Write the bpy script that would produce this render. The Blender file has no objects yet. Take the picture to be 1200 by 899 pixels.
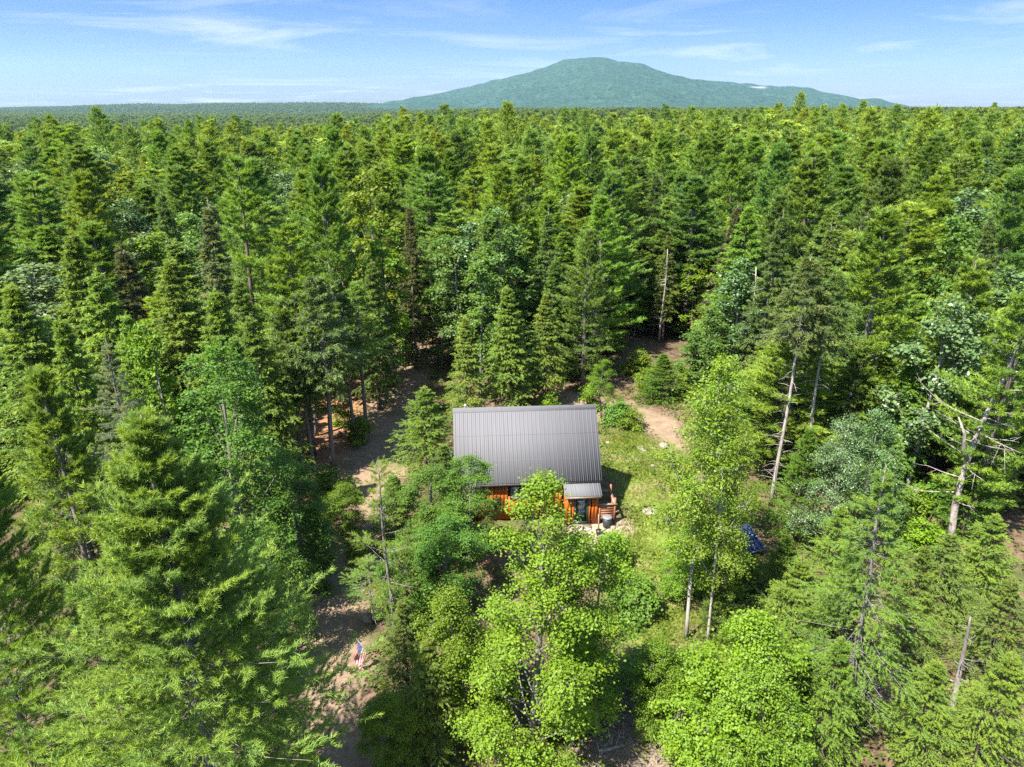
import bpy, math, random
import numpy as np
from mathutils import Vector, Matrix, Euler

# ------------------------------------------------------------------ camera, light, exposure
SC = bpy.context.scene
COL = SC.collection
R_ = math.radians
CAM_Z, PITCH, FPX = 22.0, 21.3, 833.0          # drone height, downward tilt, focal length in pixels of a 1200 px wide picture
cam = bpy.data.cameras.new("camera"); cam_o = bpy.data.objects.new("camera", cam); COL.objects.link(cam_o)
cam_o.location = (0, 0, CAM_Z); cam_o.rotation_euler = (R_(90 - PITCH), 0, 0)
cam.sensor_fit = 'HORIZONTAL'; cam.sensor_width = 36.0; cam.lens = 36.0 * FPX / 1200.0
cam.clip_start = 0.5; cam.clip_end = 40000
SC.camera = cam_o

SUN_ELEV, SUN_TO = 57.0, (0.75, 0.66)           # the sun stands behind the camera's left shoulder
az = math.atan2(-SUN_TO[0], -SUN_TO[1])        # compass bearing of the sun itself, from +Y towards +X
sun = bpy.data.lights.new("sun", 'SUN'); sun.energy = 4.4; sun.angle = R_(0.53); sun.color = (1.0, 0.955, 0.88)
sun_o = bpy.data.objects.new("sun", sun); COL.objects.link(sun_o)
sd = Vector((math.sin(az) * math.cos(R_(SUN_ELEV)), math.cos(az) * math.cos(R_(SUN_ELEV)), math.sin(R_(SUN_ELEV))))
sun_o.rotation_euler = sd.to_track_quat('Z', 'Y').to_euler(); sun_o.location = (0, 0, 80)

W = bpy.data.worlds.new("World"); SC.world = W; W.use_nodes = True
nt = W.node_tree; nt.nodes.clear()
def N(tree, typ, **kw):
    n = tree.nodes.new(typ)
    for k, v in kw.items():
        if k == 'ins':
            for a, b in v.items(): n.inputs[a].default_value = b
        else: setattr(n, k, v)
    return n
sky = N(nt, 'ShaderNodeTexSky', sky_type='NISHITA'); sky.sun_disc = False
sky.sun_elevation = R_(SUN_ELEV); sky.sun_rotation = az % (2 * math.pi); sky.altitude = 300; sky.air_density = 1.0; sky.dust_density = 0.6; sky.ozone_density = 4.0
tc = N(nt, 'ShaderNodeTexCoord')
sep = N(nt, 'ShaderNodeSeparateXYZ'); nt.links.new(tc.outputs['Generated'], sep.inputs[0])
def M(tree, op, a, b=None, c=None, clamp=False):
    n = tree.nodes.new('ShaderNodeMath'); n.operation = op; n.use_clamp = clamp
    for i, v in enumerate((a, b, c)):
        if v is None: continue
        if isinstance(v, (int, float)): n.inputs[i].default_value = v
        else: tree.links.new(v, n.inputs[i])
    return n.outputs[0]
# thin cirrus on a high plane: direction / height gives plane coordinates
zz = M(nt, 'ADD', M(nt, 'MAXIMUM', sep.outputs['Z'], 0.0), 0.045)
cx = M(nt, 'DIVIDE', sep.outputs['X'], zz); cy = M(nt, 'DIVIDE', sep.outputs['Y'], zz)
comb = N(nt, 'ShaderNodeCombineXYZ'); nt.links.new(cx, comb.inputs[0]); nt.links.new(cy, comb.inputs[1])
mp = N(nt, 'ShaderNodeMapping'); mp.inputs['Rotation'].default_value = (0, 0, R_(10)); mp.inputs['Scale'].default_value = (0.42, 0.50, 1); mp.inputs['Location'].default_value = (0, 0, 0)
nt.links.new(comb.outputs[0], mp.inputs['Vector'])
n1 = N(nt, 'ShaderNodeTexNoise', ins={'Scale': 1.0, 'Detail': 8.0, 'Roughness': 0.62, 'Distortion': 0.6}); nt.links.new(mp.outputs[0], n1.inputs['Vector'])
n2 = N(nt, 'ShaderNodeTexNoise', ins={'Scale': 0.33, 'Detail': 2.0}); nt.links.new(mp.outputs[0], n2.inputs['Vector'])
cl = N(nt, 'ShaderNodeMapRange', ins={'From Min': 0.50, 'From Max': 0.72}); nt.links.new(n1.outputs['Fac'], cl.inputs['Value'])
cl2 = N(nt, 'ShaderNodeMapRange', ins={'From Min': 0.36, 'From Max': 0.60}); nt.links.new(n2.outputs['Fac'], cl2.inputs['Value'])
cf = M(nt, 'MULTIPLY', M(nt, 'MULTIPLY', cl.outputs[0], cl2.outputs[0]), 0.85, clamp=True)
mixc = N(nt, 'ShaderNodeMix', data_type='RGBA'); nt.links.new(cf, mixc.inputs['Factor'])
skt = N(nt, 'ShaderNodeMix', data_type='RGBA'); skt.blend_type = 'MULTIPLY'; skt.inputs[0].default_value = 1.0; nt.links.new(sky.outputs[0], skt.inputs[6]); 
skr = N(nt, 'ShaderNodeValToRGB'); nt.links.new(sep.outputs['Z'], skr.inputs[0]); se = skr.color_ramp.elements      # the low sky is clear and blue, not white
se[0].position = 0.0; se[0].color = (.222, .230, .316, 1); se[1].position = .5; se[1].color = (1, 1, 1, 1); sm = se.new(.13); sm.color = (.117, .174, .292, 1)
nt.links.new(skr.outputs[0], skt.inputs[7])
nt.links.new(skt.outputs[2], mixc.inputs[6]); mixc.inputs[7].default_value = (2.3, 2.35, 2.45, 1)
bg = N(nt, 'ShaderNodeBackground', ins={'Strength': 0.1}); nt.links.new(mixc.outputs[2], bg.inputs['Color'])
wo = N(nt, 'ShaderNodeOutputWorld'); nt.links.new(bg.outputs[0], wo.inputs['Surface'])

SC.view_settings.view_transform = 'Standard'; SC.view_settings.look = 'None'
SC.view_settings.exposure = 2.22; SC.view_settings.gamma = 1.0; SC.view_settings.use_curve_mapping = False
SC.render.engine = 'CYCLES'
cy_ = SC.cycles
cy_.use_denoising = False; cy_.max_bounces = 10; cy_.diffuse_bounces = 8; cy_.glossy_bounces = 2; cy_.transmission_bounces = 4; cy_.volume_bounces = 0; cy_.transparent_max_bounces = 4
cy_.sample_clamp_indirect = 3.0; cy_.sample_clamp_direct = 8.0; cy_.use_adaptive_sampling = False
HAZE = True

# ------------------------------------------------------------------ projection helpers (photo pixels at 1200 wide -> the ground out there)
SP, CP = math.sin(R_(PITCH)), math.cos(R_(PITCH))
def ray(px, py):
    u, v = (px - 600) / FPX, (py - 449.5) / FPX
    return (u, CP - SP * v, -SP - CP * v)
def at_dist(px, py, y):
    d = ray(px, py); t = y / d[1]
    return (d[0] * t, y, CAM_Z + d[2] * t)
def on_ground(px, py, z=0.0):
    d = ray(px, py); t = (z - CAM_Z) / d[2]
    return (d[0] * t, d[1] * t)
def project(x, y, z):
    dep = y * CP - (z - CAM_Z) * SP
    up = (z - CAM_Z) * CP + y * SP
    return 600 + FPX * x / dep, 449.5 - FPX * up / dep

# ------------------------------------------------------------------ smooth noise for terrain and masks
_r = np.random.default_rng(5)
_PH = _r.uniform(0, 6.283, (6, 8, 2)); _DI = _r.normal(size=(6, 8, 2)); _DI /= np.linalg.norm(_DI, axis=2, keepdims=True)
def wob(x, y, scale, k=0):
    x = np.asarray(x, float); y = np.asarray(y, float); s = 0
    for i in range(8):
        f = (0.6 + 0.25 * i) * scale
        s = s + np.sin((x * _DI[k, i, 0] + y * _DI[k, i, 1]) * f + _PH[k, i, 0] + 0.9 * np.sin((x * _DI[k, i, 1] - y * _DI[k, i, 0]) * f * 0.7 + _PH[k, i, 1]))
    return s / 4.0
def smooth(a, b, v):
    t = np.clip((np.asarray(v, float) - a) / (b - a), 0, 1); return t * t * (3 - 2 * t)
def gh(x, y):
    """height of the ground"""
    x = np.asarray(x, float); y = np.asarray(y, float)
    az_ = x / np.maximum(y, 20.0)
    h = 0.16 * wob(x, y, 0.35, 0) * smooth(4.5, 9, np.hypot(x - 0.7, y - 36.5)) + 0.05 * wob(x, y, 1.6, 1)
    h = h + 0.3 * smooth(70, 190, y) * smooth(-0.25, 0.15, az_) - 0.5 * smooth(85, 150, y) - 17.0 * smooth(150, 420, y) * smooth(0.0, -0.28, az_)
    h = h + 1.5 * smooth(100, 210, y) * smooth(.12, .42, az_)
    h = h + 0.7 * wob(x, y, 0.02, 2) * smooth(90, 260, y)
    h = h + 0.9 * np.exp(-(((x - 11.5) / 5) ** 2 + ((y - 63) / 4.5) ** 2))     # the bank beyond the yard
    return h
def g1(x, y): return float(gh(x, y))

# ------------------------------------------------------------------ materials
def mat(name):
    m = bpy.data.materials.new(name); m.use_nodes = True
    t = m.node_tree; t.nodes.clear()
    o = N(t, 'ShaderNodeOutputMaterial')
    return m, t, o
def mixrgb(t, f, a, b, mode='MIX'):
    n = N(t, 'ShaderNodeMix', data_type='RGBA'); n.blend_type = mode
    for s, v in ((0, f), (6, a), (7, b)):
        if isinstance(v, (int, float)): n.inputs[s].default_value = v
        elif isinstance(v, tuple): n.inputs[s].default_value = (*v[:3], 1)
        else: t.links.new(v, n.inputs[s])
    return n.outputs[2]
def noise(t, scale, detail=4, rough=0.6, vec=None, dist=0.0):
    n = N(t, 'ShaderNodeTexNoise', ins={'Scale': scale, 'Detail': detail, 'Roughness': rough, 'Distortion': dist})
    if vec is not None: t.links.new(vec, n.inputs['Vector'])
    return n.outputs['Fac']
def ramp(t, v, a, b):
    n = N(t, 'ShaderNodeMapRange', ins={'From Min': a, 'From Max': b}); t.links.new(v, n.inputs['Value']); return n.outputs[0]
def objco(t):
    return N(t, 'ShaderNodeTexCoord').outputs['Object']
def plain(name, col, rough=0.6, var=0.25, scale=6.0, metal=0.0, bump=0.0, spec=0.5, stretch=None):
    m, t, o = mat(name); b = N(t, 'ShaderNodeBsdfPrincipled', ins={'Roughness': rough, 'Metallic': metal, 'Specular IOR Level': spec})
    v = objco(t)
    if stretch:
        mpn = N(t, 'ShaderNodeMapping'); mpn.inputs['Scale'].default_value = stretch; t.links.new(v, mpn.inputs['Vector']); v = mpn.outputs[0]
    f = noise(t, scale, 5, 0.6, v)
    c = mixrgb(t, ramp(t, f, 0.3, 0.7), tuple(x * (1 - var) for x in col), tuple(min(1, x * (1 + var)) for x in col))
    t.links.new(c, b.inputs['Base Color'])
    if bump:
        bn = N(t, 'ShaderNodeBump', ins={'Strength': bump, 'Distance': 0.02}); t.links.new(f, bn.inputs['Height']); t.links.new(bn.outputs[0], b.inputs['Normal'])
    t.links.new(b.outputs[0], o.inputs[0]); return m

def foliage(name, transl=0.3, rough=0.5, spec=0.3, random_far=False, shade=1.0, warm=(1.38, 1.18, 0.55)):
    m, t, o = mat(name)
    oi = N(t, 'ShaderNodeObjectInfo'); at = N(t, 'ShaderNodeAttribute', attribute_name='tint')
    if random_far:
        cr = N(t, 'ShaderNodeValToRGB'); e = cr.color_ramp.elements
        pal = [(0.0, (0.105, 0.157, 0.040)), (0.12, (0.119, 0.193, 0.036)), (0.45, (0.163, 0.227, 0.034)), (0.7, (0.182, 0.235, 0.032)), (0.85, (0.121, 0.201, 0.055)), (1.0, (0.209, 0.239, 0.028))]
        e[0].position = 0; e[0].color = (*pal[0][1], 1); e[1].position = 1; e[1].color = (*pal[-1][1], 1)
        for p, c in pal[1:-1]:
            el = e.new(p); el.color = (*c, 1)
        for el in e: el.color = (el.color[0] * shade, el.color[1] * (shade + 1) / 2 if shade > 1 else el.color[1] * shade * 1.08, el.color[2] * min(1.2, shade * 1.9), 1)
        t.links.new(oi.outputs['Random'], cr.inputs[0]); base = cr.outputs[0]
    else:
        base = oi.outputs['Color']
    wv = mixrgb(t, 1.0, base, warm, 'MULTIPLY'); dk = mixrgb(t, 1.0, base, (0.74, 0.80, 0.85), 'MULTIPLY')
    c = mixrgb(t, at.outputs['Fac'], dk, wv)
    b = N(t, 'ShaderNodeBsdfPrincipled', ins={'Roughness': rough, 'Specular IOR Level': spec}); t.links.new(c, b.inputs['Base Color'])
    tr = N(t, 'ShaderNodeBsdfTranslucent'); tcol = mixrgb(t, 1.0, c, (1.5, 1.45, 0.7), 'MULTIPLY'); t.links.new(tcol, tr.inputs['Color'])
    mx = N(t, 'ShaderNodeMixShader', ins={0: transl}); t.links.new(b.outputs[0], mx.inputs[1]); t.links.new(tr.outputs[0], mx.inputs[2])
    t.links.new(mx.outputs[0], o.inputs[0]); return m

def bark(name, a, b_, scale=3.0, marks=None):
    m, t, o = mat(name); b = N(t, 'ShaderNodeBsdfPrincipled', ins={'Roughness': 0.85, 'Specular IOR Level': 0.2})
    v = objco(t); mpn = N(t, 'ShaderNodeMapping'); mpn.inputs['Scale'].default_value = (4, 4, 1.0); t.links.new(v, mpn.inputs['Vector'])
    f = noise(t, scale, 5, 0.65, mpn.outputs[0]); c = mixrgb(t, ramp(t, f, 0.35, 0.65), a, b_)
    if marks:
        mp2 = N(t, 'ShaderNodeMapping'); mp2.inputs['Scale'].default_value = (1.5, 1.5, 9.0); t.links.new(v, mp2.inputs['Vector'])
        c = mixrgb(t, ramp(t, noise(t, 1.6, 3, 0.6, mp2.outputs[0]), 0.6, 0.68), c, marks)
    bn = N(t, 'ShaderNodeBump', ins={'Strength': 0.5, 'Distance': 0.03}); t.links.new(f, bn.inputs['Height']); t.links.new(bn.outputs[0], b.inputs['Normal'])
    t.links.new(c, b.inputs['Base Color']); t.links.new(b.outputs[0], o.inputs[0]); return m

MT = {}
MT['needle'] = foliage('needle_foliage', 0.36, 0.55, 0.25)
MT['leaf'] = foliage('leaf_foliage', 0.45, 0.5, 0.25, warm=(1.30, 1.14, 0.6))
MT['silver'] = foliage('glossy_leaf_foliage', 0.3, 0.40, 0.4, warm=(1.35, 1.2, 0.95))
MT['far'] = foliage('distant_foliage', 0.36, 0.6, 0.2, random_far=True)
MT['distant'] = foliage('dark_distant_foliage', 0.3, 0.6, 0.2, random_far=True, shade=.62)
MT['bark_brown'] = bark('brown_bark', (0.06, 0.045, 0.035), (0.14, 0.11, 0.09))
MT['bark_grey'] = bark('grey_bark', (0.09, 0.078, 0.068), (0.19, 0.17, 0.15))
MT['bark_birch'] = bark('white_bark', (0.22, 0.20, 0.17), (0.33, 0.305, 0.27), 2.0, (0.10, 0.085, 0.07))
MT['bark_pale'] = bark('pale_bark', (0.15, 0.13, 0.11), (0.30, 0.27, 0.235))
MT['deadwood'] = bark('dead_wood', (0.15, 0.13, 0.11), (0.32, 0.285, 0.25))

# ------------------------------------------------------------------ mesh building
class MB:
    def __init__(s): s.v = []; s.f = []; s.a = []; s.n = 0
    def add(s, v, f, a=None):
        v = np.asarray(v, np.float32).reshape(-1, 3); f = np.asarray(f, np.int64).reshape(-1, 3)
        s.v.append(v); s.f.append(f + s.n); s.n += len(v)
        s.a.append(np.full(len(v), 0.5, np.float32) if a is None else np.broadcast_to(np.asarray(a, np.float32), (len(v),)).copy())
    def box(s, x0, x1, y0, y1, z0, z1):
        v = [(x, y, z) for z in (z0, z1) for y in (y0, y1) for x in (x0, x1)]
        q = [(0, 2, 3, 1), (4, 5, 7, 6), (0, 1, 5, 4), (2, 6, 7, 3), (0, 4, 6, 2), (1, 3, 7, 5)]
        s.add(v, [t for a, b, c, d in q for t in ((a, b, c), (a, c, d))])
    def beam(s, p, q, w, h):
        """a box along p->q, w wide and h deep"""
        p, q = Vector(p), Vector(q); d = (q - p).normalized()
        sd_ = d.cross(Vector((0, 0, 1)));  sd_ = sd_.normalized() if sd_.length > 1e-3 else Vector((1, 0, 0))
        up = sd_.cross(d).normalized(); sd_ *= w / 2; up *= h / 2
        v = [e + a * sd_ + b * up for e in (p, q) for a, b in ((-1, -1), (1, -1), (1, 1), (-1, 1))]
        f = [(0, 1, 2), (0, 2, 3), (4, 6, 5), (4, 7, 6)]
        for i in range(4):
            j = (i + 1) % 4; f += [(i, i + 4, j + 4), (i, j + 4, j)]
        s.add([tuple(x) for x in v], f)
    def tube(s, pts, rad, sides=6, cap=True):
        pts = np.asarray(pts, float); rad = np.broadcast_to(np.asarray(rad, float), (len(pts),))
        tg = np.gradient(pts, axis=0); tg /= np.maximum(np.linalg.norm(tg, axis=1, keepdims=True), 1e-9)
        ref = np.where(np.abs(tg[:, 2:3]) > 0.9, np.array([[1., 0, 0]]), np.array([[0, 0, 1.]]))
        a = np.cross(tg, ref); a /= np.maximum(np.linalg.norm(a, axis=1, keepdims=True), 1e-9); b = np.cross(tg, a)
        th = np.arange(sides) * 2 * np.pi / sides
        v = (pts[:, None] + rad[:, None, None] * (np.cos(th)[None, :, None] * a[:, None] + np.sin(th)[None, :, None] * b[:, None])).reshape(-1, 3)
        f = []
        for i in range(len(pts) - 1):
            for k in range(sides):
                k2 = (k + 1) % sides; p0, p1, q0, q1 = i * sides + k, i * sides + k2, (i + 1) * sides + k, (i + 1) * sides + k2
                f += [(p0, q0, q1), (p0, q1, p1)]
        if cap:
            e = (len(pts) - 1) * sides; f += [(e, e + k + 1, e + k) for k in range(1, sides - 1)] + [(0, k, k + 1) for k in range(1, sides - 1)]
        s.add(v, f)
    def mesh(s, name, material, smooth_=False):
        v = np.concatenate(s.v); f = np.concatenate(s.f); a = np.concatenate(s.a)
        me = bpy.data.meshes.new(name); me.vertices.add(len(v)); me.vertices.foreach_set('co', v.ravel())
        me.loops.add(f.size); me.loops.foreach_set('vertex_index', f.astype(np.int32).ravel())
        me.polygons.add(len(f)); me.polygons.foreach_set('loop_start', (np.arange(len(f)) * 3).astype(np.int32))
        if smooth_: me.polygons.foreach_set('use_smooth', np.ones(len(f), bool))
        at = me.attributes.new('tint', 'FLOAT', 'POINT'); at.data.foreach_set('value', a)
        me.materials.append(material); me.update(calc_edges=True); return me
    def build(s, name, material, parent=None, smooth_=False):
        o = bpy.data.objects.new(name, s.mesh(name, material, smooth_)); COL.objects.link(o)
        if parent is not None: o.parent = parent
        return o
def tag(o, label=None, cat=None, group=None, kind=None):
    for k, v in (('label', label), ('category', cat), ('group', group), ('kind', kind)):
        if v: o[k] = v
    return o
def empty(name, loc, rz=0.0):
    o = bpy.data.objects.new(name, None); COL.objects.link(o); o.location = loc; o.rotation_euler = (0, 0, rz); o.empty_display_size = 0.3; return o
def unit(a): return a / np.maximum(np.linalg.norm(a, axis=-1, keepdims=True), 1e-9)

def blades(mb, P, D, n, L, Wd, spread, rng, tint, up=0.0):
    """n slim needle blades fanning out of each point P along D"""
    K = len(P)
    d = unit(D[:, None, :] + rng.normal(size=(K, n, 3)) * spread + np.array([0, 0, up]))
    sdv = unit(np.cross(d, rng.normal(size=(K, n, 3)) * .55 + np.array([0, 0, 1.]))) * (Wd / 2)
    b = P[:, None, :] + rng.normal(size=(K, n, 3)) * L * 0.12
    l = L * rng.uniform(0.7, 1.2, (K, n, 1))
    v = np.stack([b - sdv, b + sdv, b + d * l], axis=2).reshape(-1, 3)
    t = np.clip(np.repeat(tint, n) + rng.normal(size=K * n) * 0.12, 0, 1)
    mb.add(v, np.arange(len(v)).reshape(-1, 3), np.repeat(t, 3))
def leaves(mb, P, Nn, size, rng, tint, aspect=0.42):
    K = len(P); t = unit(np.cross(Nn, rng.normal(size=(K, 3)))); s = np.cross(Nn, t)
    sz = size * rng.uniform(0.5, 1.35, (K, 1))
    v = np.stack([P - t * sz * .5, P + s * sz * aspect + Nn * sz * .1, P + t * sz * .55 - Nn * sz * .08, P - s * sz * aspect + Nn * sz * .1], axis=1).reshape(-1, 3)
    i = np.arange(K)[:, None] * 4
    f = np.concatenate([i + np.array([[0, 1, 2]]), i + np.array([[0, 2, 3]])], axis=1)
    mb.add(v, f, np.repeat(np.clip(tint, 0, 1), 4))

def conifer(seed, H, R, cb=0.2, gap=0.5, per=5, e0=5, e1=45, curve=0.15, prof=None, twigs=12, twl=0.35, tw_ang=50, tw_droop=0.0, tufts=3, n=6, bl=0.25, bw=0.04,
            spread=0.55, irr=0.3, up=0.15, tr=0.16, dead=0, dead_len=1.2, inner=0.25, lean=0.0, brown=0.0, skip=0.08, limb_r=0.022):
    rng = np.random.default_rng(seed); wood, fol = MB(), MB()
    zs = np.linspace(0, 1, 12); ph = rng.uniform(0, 6, 4)
    def axis(t): return np.stack([0.10 * np.sin(3 * t + ph[0]) + 0.04 * np.sin(9 * t + ph[1]) + lean * t ** 2, 0.10 * np.sin(2.5 * t + ph[2]) + 0.04 * np.sin(8 * t + ph[3]), t * H], axis=-1)
    off = axis(np.array([0.0]))[0].copy(); off[2] = 0
    wood.tube(axis(zs) - off, tr * (1 - zs) ** 0.75 + 0.012 + 0.05 * tr / 0.16 * np.exp(-zs * 25), 8)
    TP, TD, TT = [], [], []
    z = cb * H; azm = rng.uniform(0, 6.28)
    prof = prof or (lambda t: (1 - t) ** 0.8 * min(1, 0.55 + 2.2 * t))
    while z < H * 0.985:
        t = (z - cb * H) / (H * (1 - cb)); Lw = R * prof(t) * rng.uniform(1 - irr * .6, 1 + irr * .35); k_ = max(3, per + rng.integers(-1, 2))
        azm += rng.uniform(0.4, 1.2)
        for k in range(k_):
            if rng.random() < skip: continue
            L = Lw * rng.uniform(1 - irr, 1 + irr * .5)
            if L < 0.12: continue
            a = azm + k * 6.283 / k_ + rng.normal() * 0.2; e = R_(e0 + (e1 - e0) * t + rng.normal() * 6)
            rad = np.array([math.cos(a), math.sin(a), 0]); zz_ = z + rng.normal() * gap * .2
            org = axis(np.array([min(zz_ / H, 1.0)]))[0] - off
            cv = curve * rng.uniform(.6, 1.4)
            def pt(s): s = np.asarray(s)[..., None]; return org + rad * (L * s * math.cos(e)) + np.array([0, 0, 1.]) * (L * (math.sin(e) * s + cv * s * s))
            ss = np.linspace(0, 1, 4); wood.tube(pt(ss), (limb_r * (0.4 + L / 3)) * (1 - ss * .85), 3, False)
            nt_ = max(4, int(twigs * (0.45 + 0.55 * L / R)))
            s = np.sort(rng.uniform(inner, 1.0, nt_)); s[-1] = 1.0
            tg = unit(rad[None] * math.cos(e) + np.array([[0, 0, 1.]]) * (math.sin(e) + 2 * cv * s)[:, None])
            sd_ = np.where(np.arange(nt_) % 2 == 0, 1.0, -1.0)[:, None]
            perp = np.cross(tg, np.array([0, 0, 1.]))
            an = R_(tw_ang) * rng.uniform(.6, 1.25, (nt_, 1)) * (1 - 0.75 * (s[:, None] > 0.97))
            td = unit(tg * np.cos(an) + perp * sd_ * np.sin(an) + rng.normal(size=(nt_, 3)) * .12 + np.array([0, 0, -tw_droop]))
            tl = (twl * L * (1.0 - 0.55 * s) * rng.uniform(.7, 1.25, nt_) + 0.08)[:, None]
            us = np.linspace(0.3, 1.0, tufts) if tufts > 1 else np.array([1.0])
            bt = rng.uniform(0.1, 0.65)
            p0 = pt(s)
            for u in us:
                TP.append(p0 + td * tl * u + np.array([0, 0, -tw_droop * 0.35]) * (tl * u) ** 2); TD.append(td + np.array([0, 0, -tw_droop * .6 * u]))
                TT.append(np.clip(bt + rng.normal(size=nt_) * .13 + .16 * (u > .9), 0, 1))
        z += gap * rng.uniform(.7, 1.35) * (1 - .35 * t)
    top = axis(np.array([1.0, .99, .975]))- off
    TP.append(top); TD.append(np.tile([[0, 0, 1.]], (3, 1))); TT.append(np.full(3, .7))
    P, D, T = np.concatenate(TP), unit(np.concatenate(TD)), np.concatenate(TT)
    blades(fol, P, D, n, bl, bw, spread, rng, T, up)
    for i in range(dead):
        z = rng.uniform(0.12, max(cb + .08, .2)) * H; a = rng.uniform(0, 6.28); L = dead_len * rng.uniform(.4, 1.2)
        p = axis(np.array([z / H]))[0] - off; d = np.array([math.cos(a), math.sin(a), rng.uniform(-.25, .2)])
        wood.tube([p, p + d * L * .5 + [0, 0, .04], p + d * L + [0, 0, rng.uniform(-.25, .1) * L]], [.022, .014, .006], 3, False)
    return wood, fol

def broadleaf(seed, H, R, cb=0.3, lobes=12, clusters=140, per=45, size=0.16, tr=0.14, lobe_r=0.36, csize=0.34, wig=0.25, flat=0.55, top=1.0, open_=0.0, stems=1, up_n=0.9, low=0.5, cone=0.0):
    rng = np.random.default_rng(seed); wood, fol = MB(), MB()
    ph = rng.uniform(0, 6, 4)
    def axis(t): t = np.asarray(t)[..., None]; return np.concatenate([wig * (np.sin(2.6 * t + ph[0]) - math.sin(ph[0])) , wig * (np.sin(2.2 * t + ph[1]) - math.sin(ph[1])), t * H], axis=-1)
    zs = np.linspace(0, .93, 11); wood.tube(axis(zs), tr * (1 - zs) ** .8 + .012 + .4 * tr * np.exp(-zs * 30), 8)
    for s_ in range(stems - 1):
        a = rng.uniform(0, 6.28); q = axis(zs * .9); q[:, 0] += math.cos(a) * (.25 + zs * R * .5); q[:, 1] += math.sin(a) * (.25 + zs * R * .5)
        wood.tube(q, tr * .75 * (1 - zs) ** .8 + .012, 7)
    C, CR = [], []
    for i in range(lobes):
        t = (i + rng.uniform(.2, .8)) / lobes
        pr = math.sin(math.pi * min(1, (low * .35 + (1 - low * .35) * t) ** .85 * .97)) ** .7
        if cone: pr = pr * (1 - cone) + cone * (1 - t) ** .75 * min(1, .55 + 2 * t)
        a = i * 2.4 + rng.normal() * .4; rr = R * pr * rng.uniform(.35, .8) * (0.25 if t > .93 else 1)
        lr = R * lobe_r * rng.uniform(.75, 1.25) * (0.6 + .4 * pr) * (1 - .55 * cone * t)
        ax = axis(np.array(cb + (1 - cb) * t * top))
        c = ax + np.array([math.cos(a) * rr, math.sin(a) * rr, 0]); c[2] = min(c[2], H - lr * .5); C.append(c); CR.append(lr)
        lz = max(cb * .8, (cb + (1 - cb) * t * .8) - .18 * rr / R)
        p0 = axis(np.array(lz)); md = (p0 + c) / 2 + np.array([0, 0, -.12 * rr])
        wood.tube([p0, md, c], [tr * .38 * (1 - t * .6), tr * .22 * (1 - t * .5), .012], 5, False)
    C, CR = np.array(C), np.array(CR)
    w = CR ** 2; idx = rng.choice(lobes, clusters, p=w / w.sum())
    d = unit(rng.normal(size=(clusters, 3)) + np.array([0, 0, .35])); rr = CR[idx] * rng.uniform(.45, 1.12, clusters)
    cc = C[idx] + d * rr[:, None] * np.array([1, 1, .85])
    for i in range(0, clusters, 2):
        wood.tube([C[idx[i]], (C[idx[i]] + cc[i]) / 2 + rng.normal(size=3) * .05, cc[i]], [.016, .011, .005], 3, False)
    k = np.repeat(np.arange(clusters), per); m = len(k)
    cs = csize * rng.uniform(.6, 1.35, clusters)
    off = rng.normal(size=(m, 3)) * np.array([.62, .62, flat * .62]) * cs[k][:, None]
    out = unit(cc[k] - C[idx[k]])
    nn = unit(np.array([0, 0, up_n]) + out * .5 + rng.normal(size=(m, 3)) * .5)
    ti = np.clip(rng.normal(.42, .17, clusters)[k] + rng.normal(size=m) * .14 + .05, 0, 1)
    leaves(fol, cc[k] + off, nn, size, rng, ti)
    return wood, fol

def snag(seed, H, tr=.13, nb=26, bl=1.6, fork=False):
    rng = np.random.default_rng(seed); wood, br = MB(), MB(); zs = np.linspace(0, 1, 12); ph = rng.uniform(0, 6, 2)
    ax = lambda t: np.stack([.35 * np.sin(4 * t + ph[0]) - .35 * math.sin(ph[0]), .2 * np.sin(3 * t + ph[1]) - .2 * math.sin(ph[1]), t * H], axis=-1)
    wood.tube(ax(zs), tr * (1 - zs * .75), 8)
    if fork:
        p = ax(np.array([.42]))[0]; wood.tube([p, p + [-.45, -.1, .5], p + [-.6, -.1, 1.4], p + [-.95, 0, 2.2]], [tr * .6, tr * .5, tr * .35, .02], 6)
    for i in range(nb):
        t = rng.uniform(.2, .98); p = ax(np.array([t]))[0]; a = rng.uniform(0, 6.28); L = bl * rng.uniform(.25, 1.1) * (1.1 - .6 * t); e = rng.uniform(-.2, .5)
        d = np.array([math.cos(a), math.sin(a), e]); q = p + d * L
        br.tube([p, p + d * L * .5 + [0, 0, -.05], q], [.03, .02, .007], 4, False)
        for _ in range(3):
            s = rng.uniform(.4, .95); d2 = d + rng.normal(size=3) * .6; br.tube([p + d * L * s, p + d * L * s + d2 * L * .28], [.011, .004], 3, False)
    return wood, br

# ------------------------------------------------------------------ tree kinds
pine_p = lambda t: (1 - t) ** .68 * min(1, .5 + 2.2 * t)
spru_p = lambda t: (1 - t) ** .95 * min(1, .6 + 2.5 * t)
heml_p = lambda t: (1 - t) ** .85 * min(1, .7 + 1.8 * t)
KIND = {}      # key -> (root name, category, wood material, foliage material, parts, H, R, meshes)
def reg(key, root, cat, bk, fm, H, R, gen, second='crown'):
    KIND[key] = dict(root=root, cat=cat, bark=bk, fol=fm, H=H, R=R, gen=gen, second=second, mesh=None)
def meshes(key):
    k = KIND[key]
    if k['mesh'] is None:
        w, f = k['gen'](); k['mesh'] = (w.mesh(k['root'] + '_trunk', MT[k['bark']], True), f.mesh(k['root'] + '_crown', MT[k['fol']]))
    return k['mesh']
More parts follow.
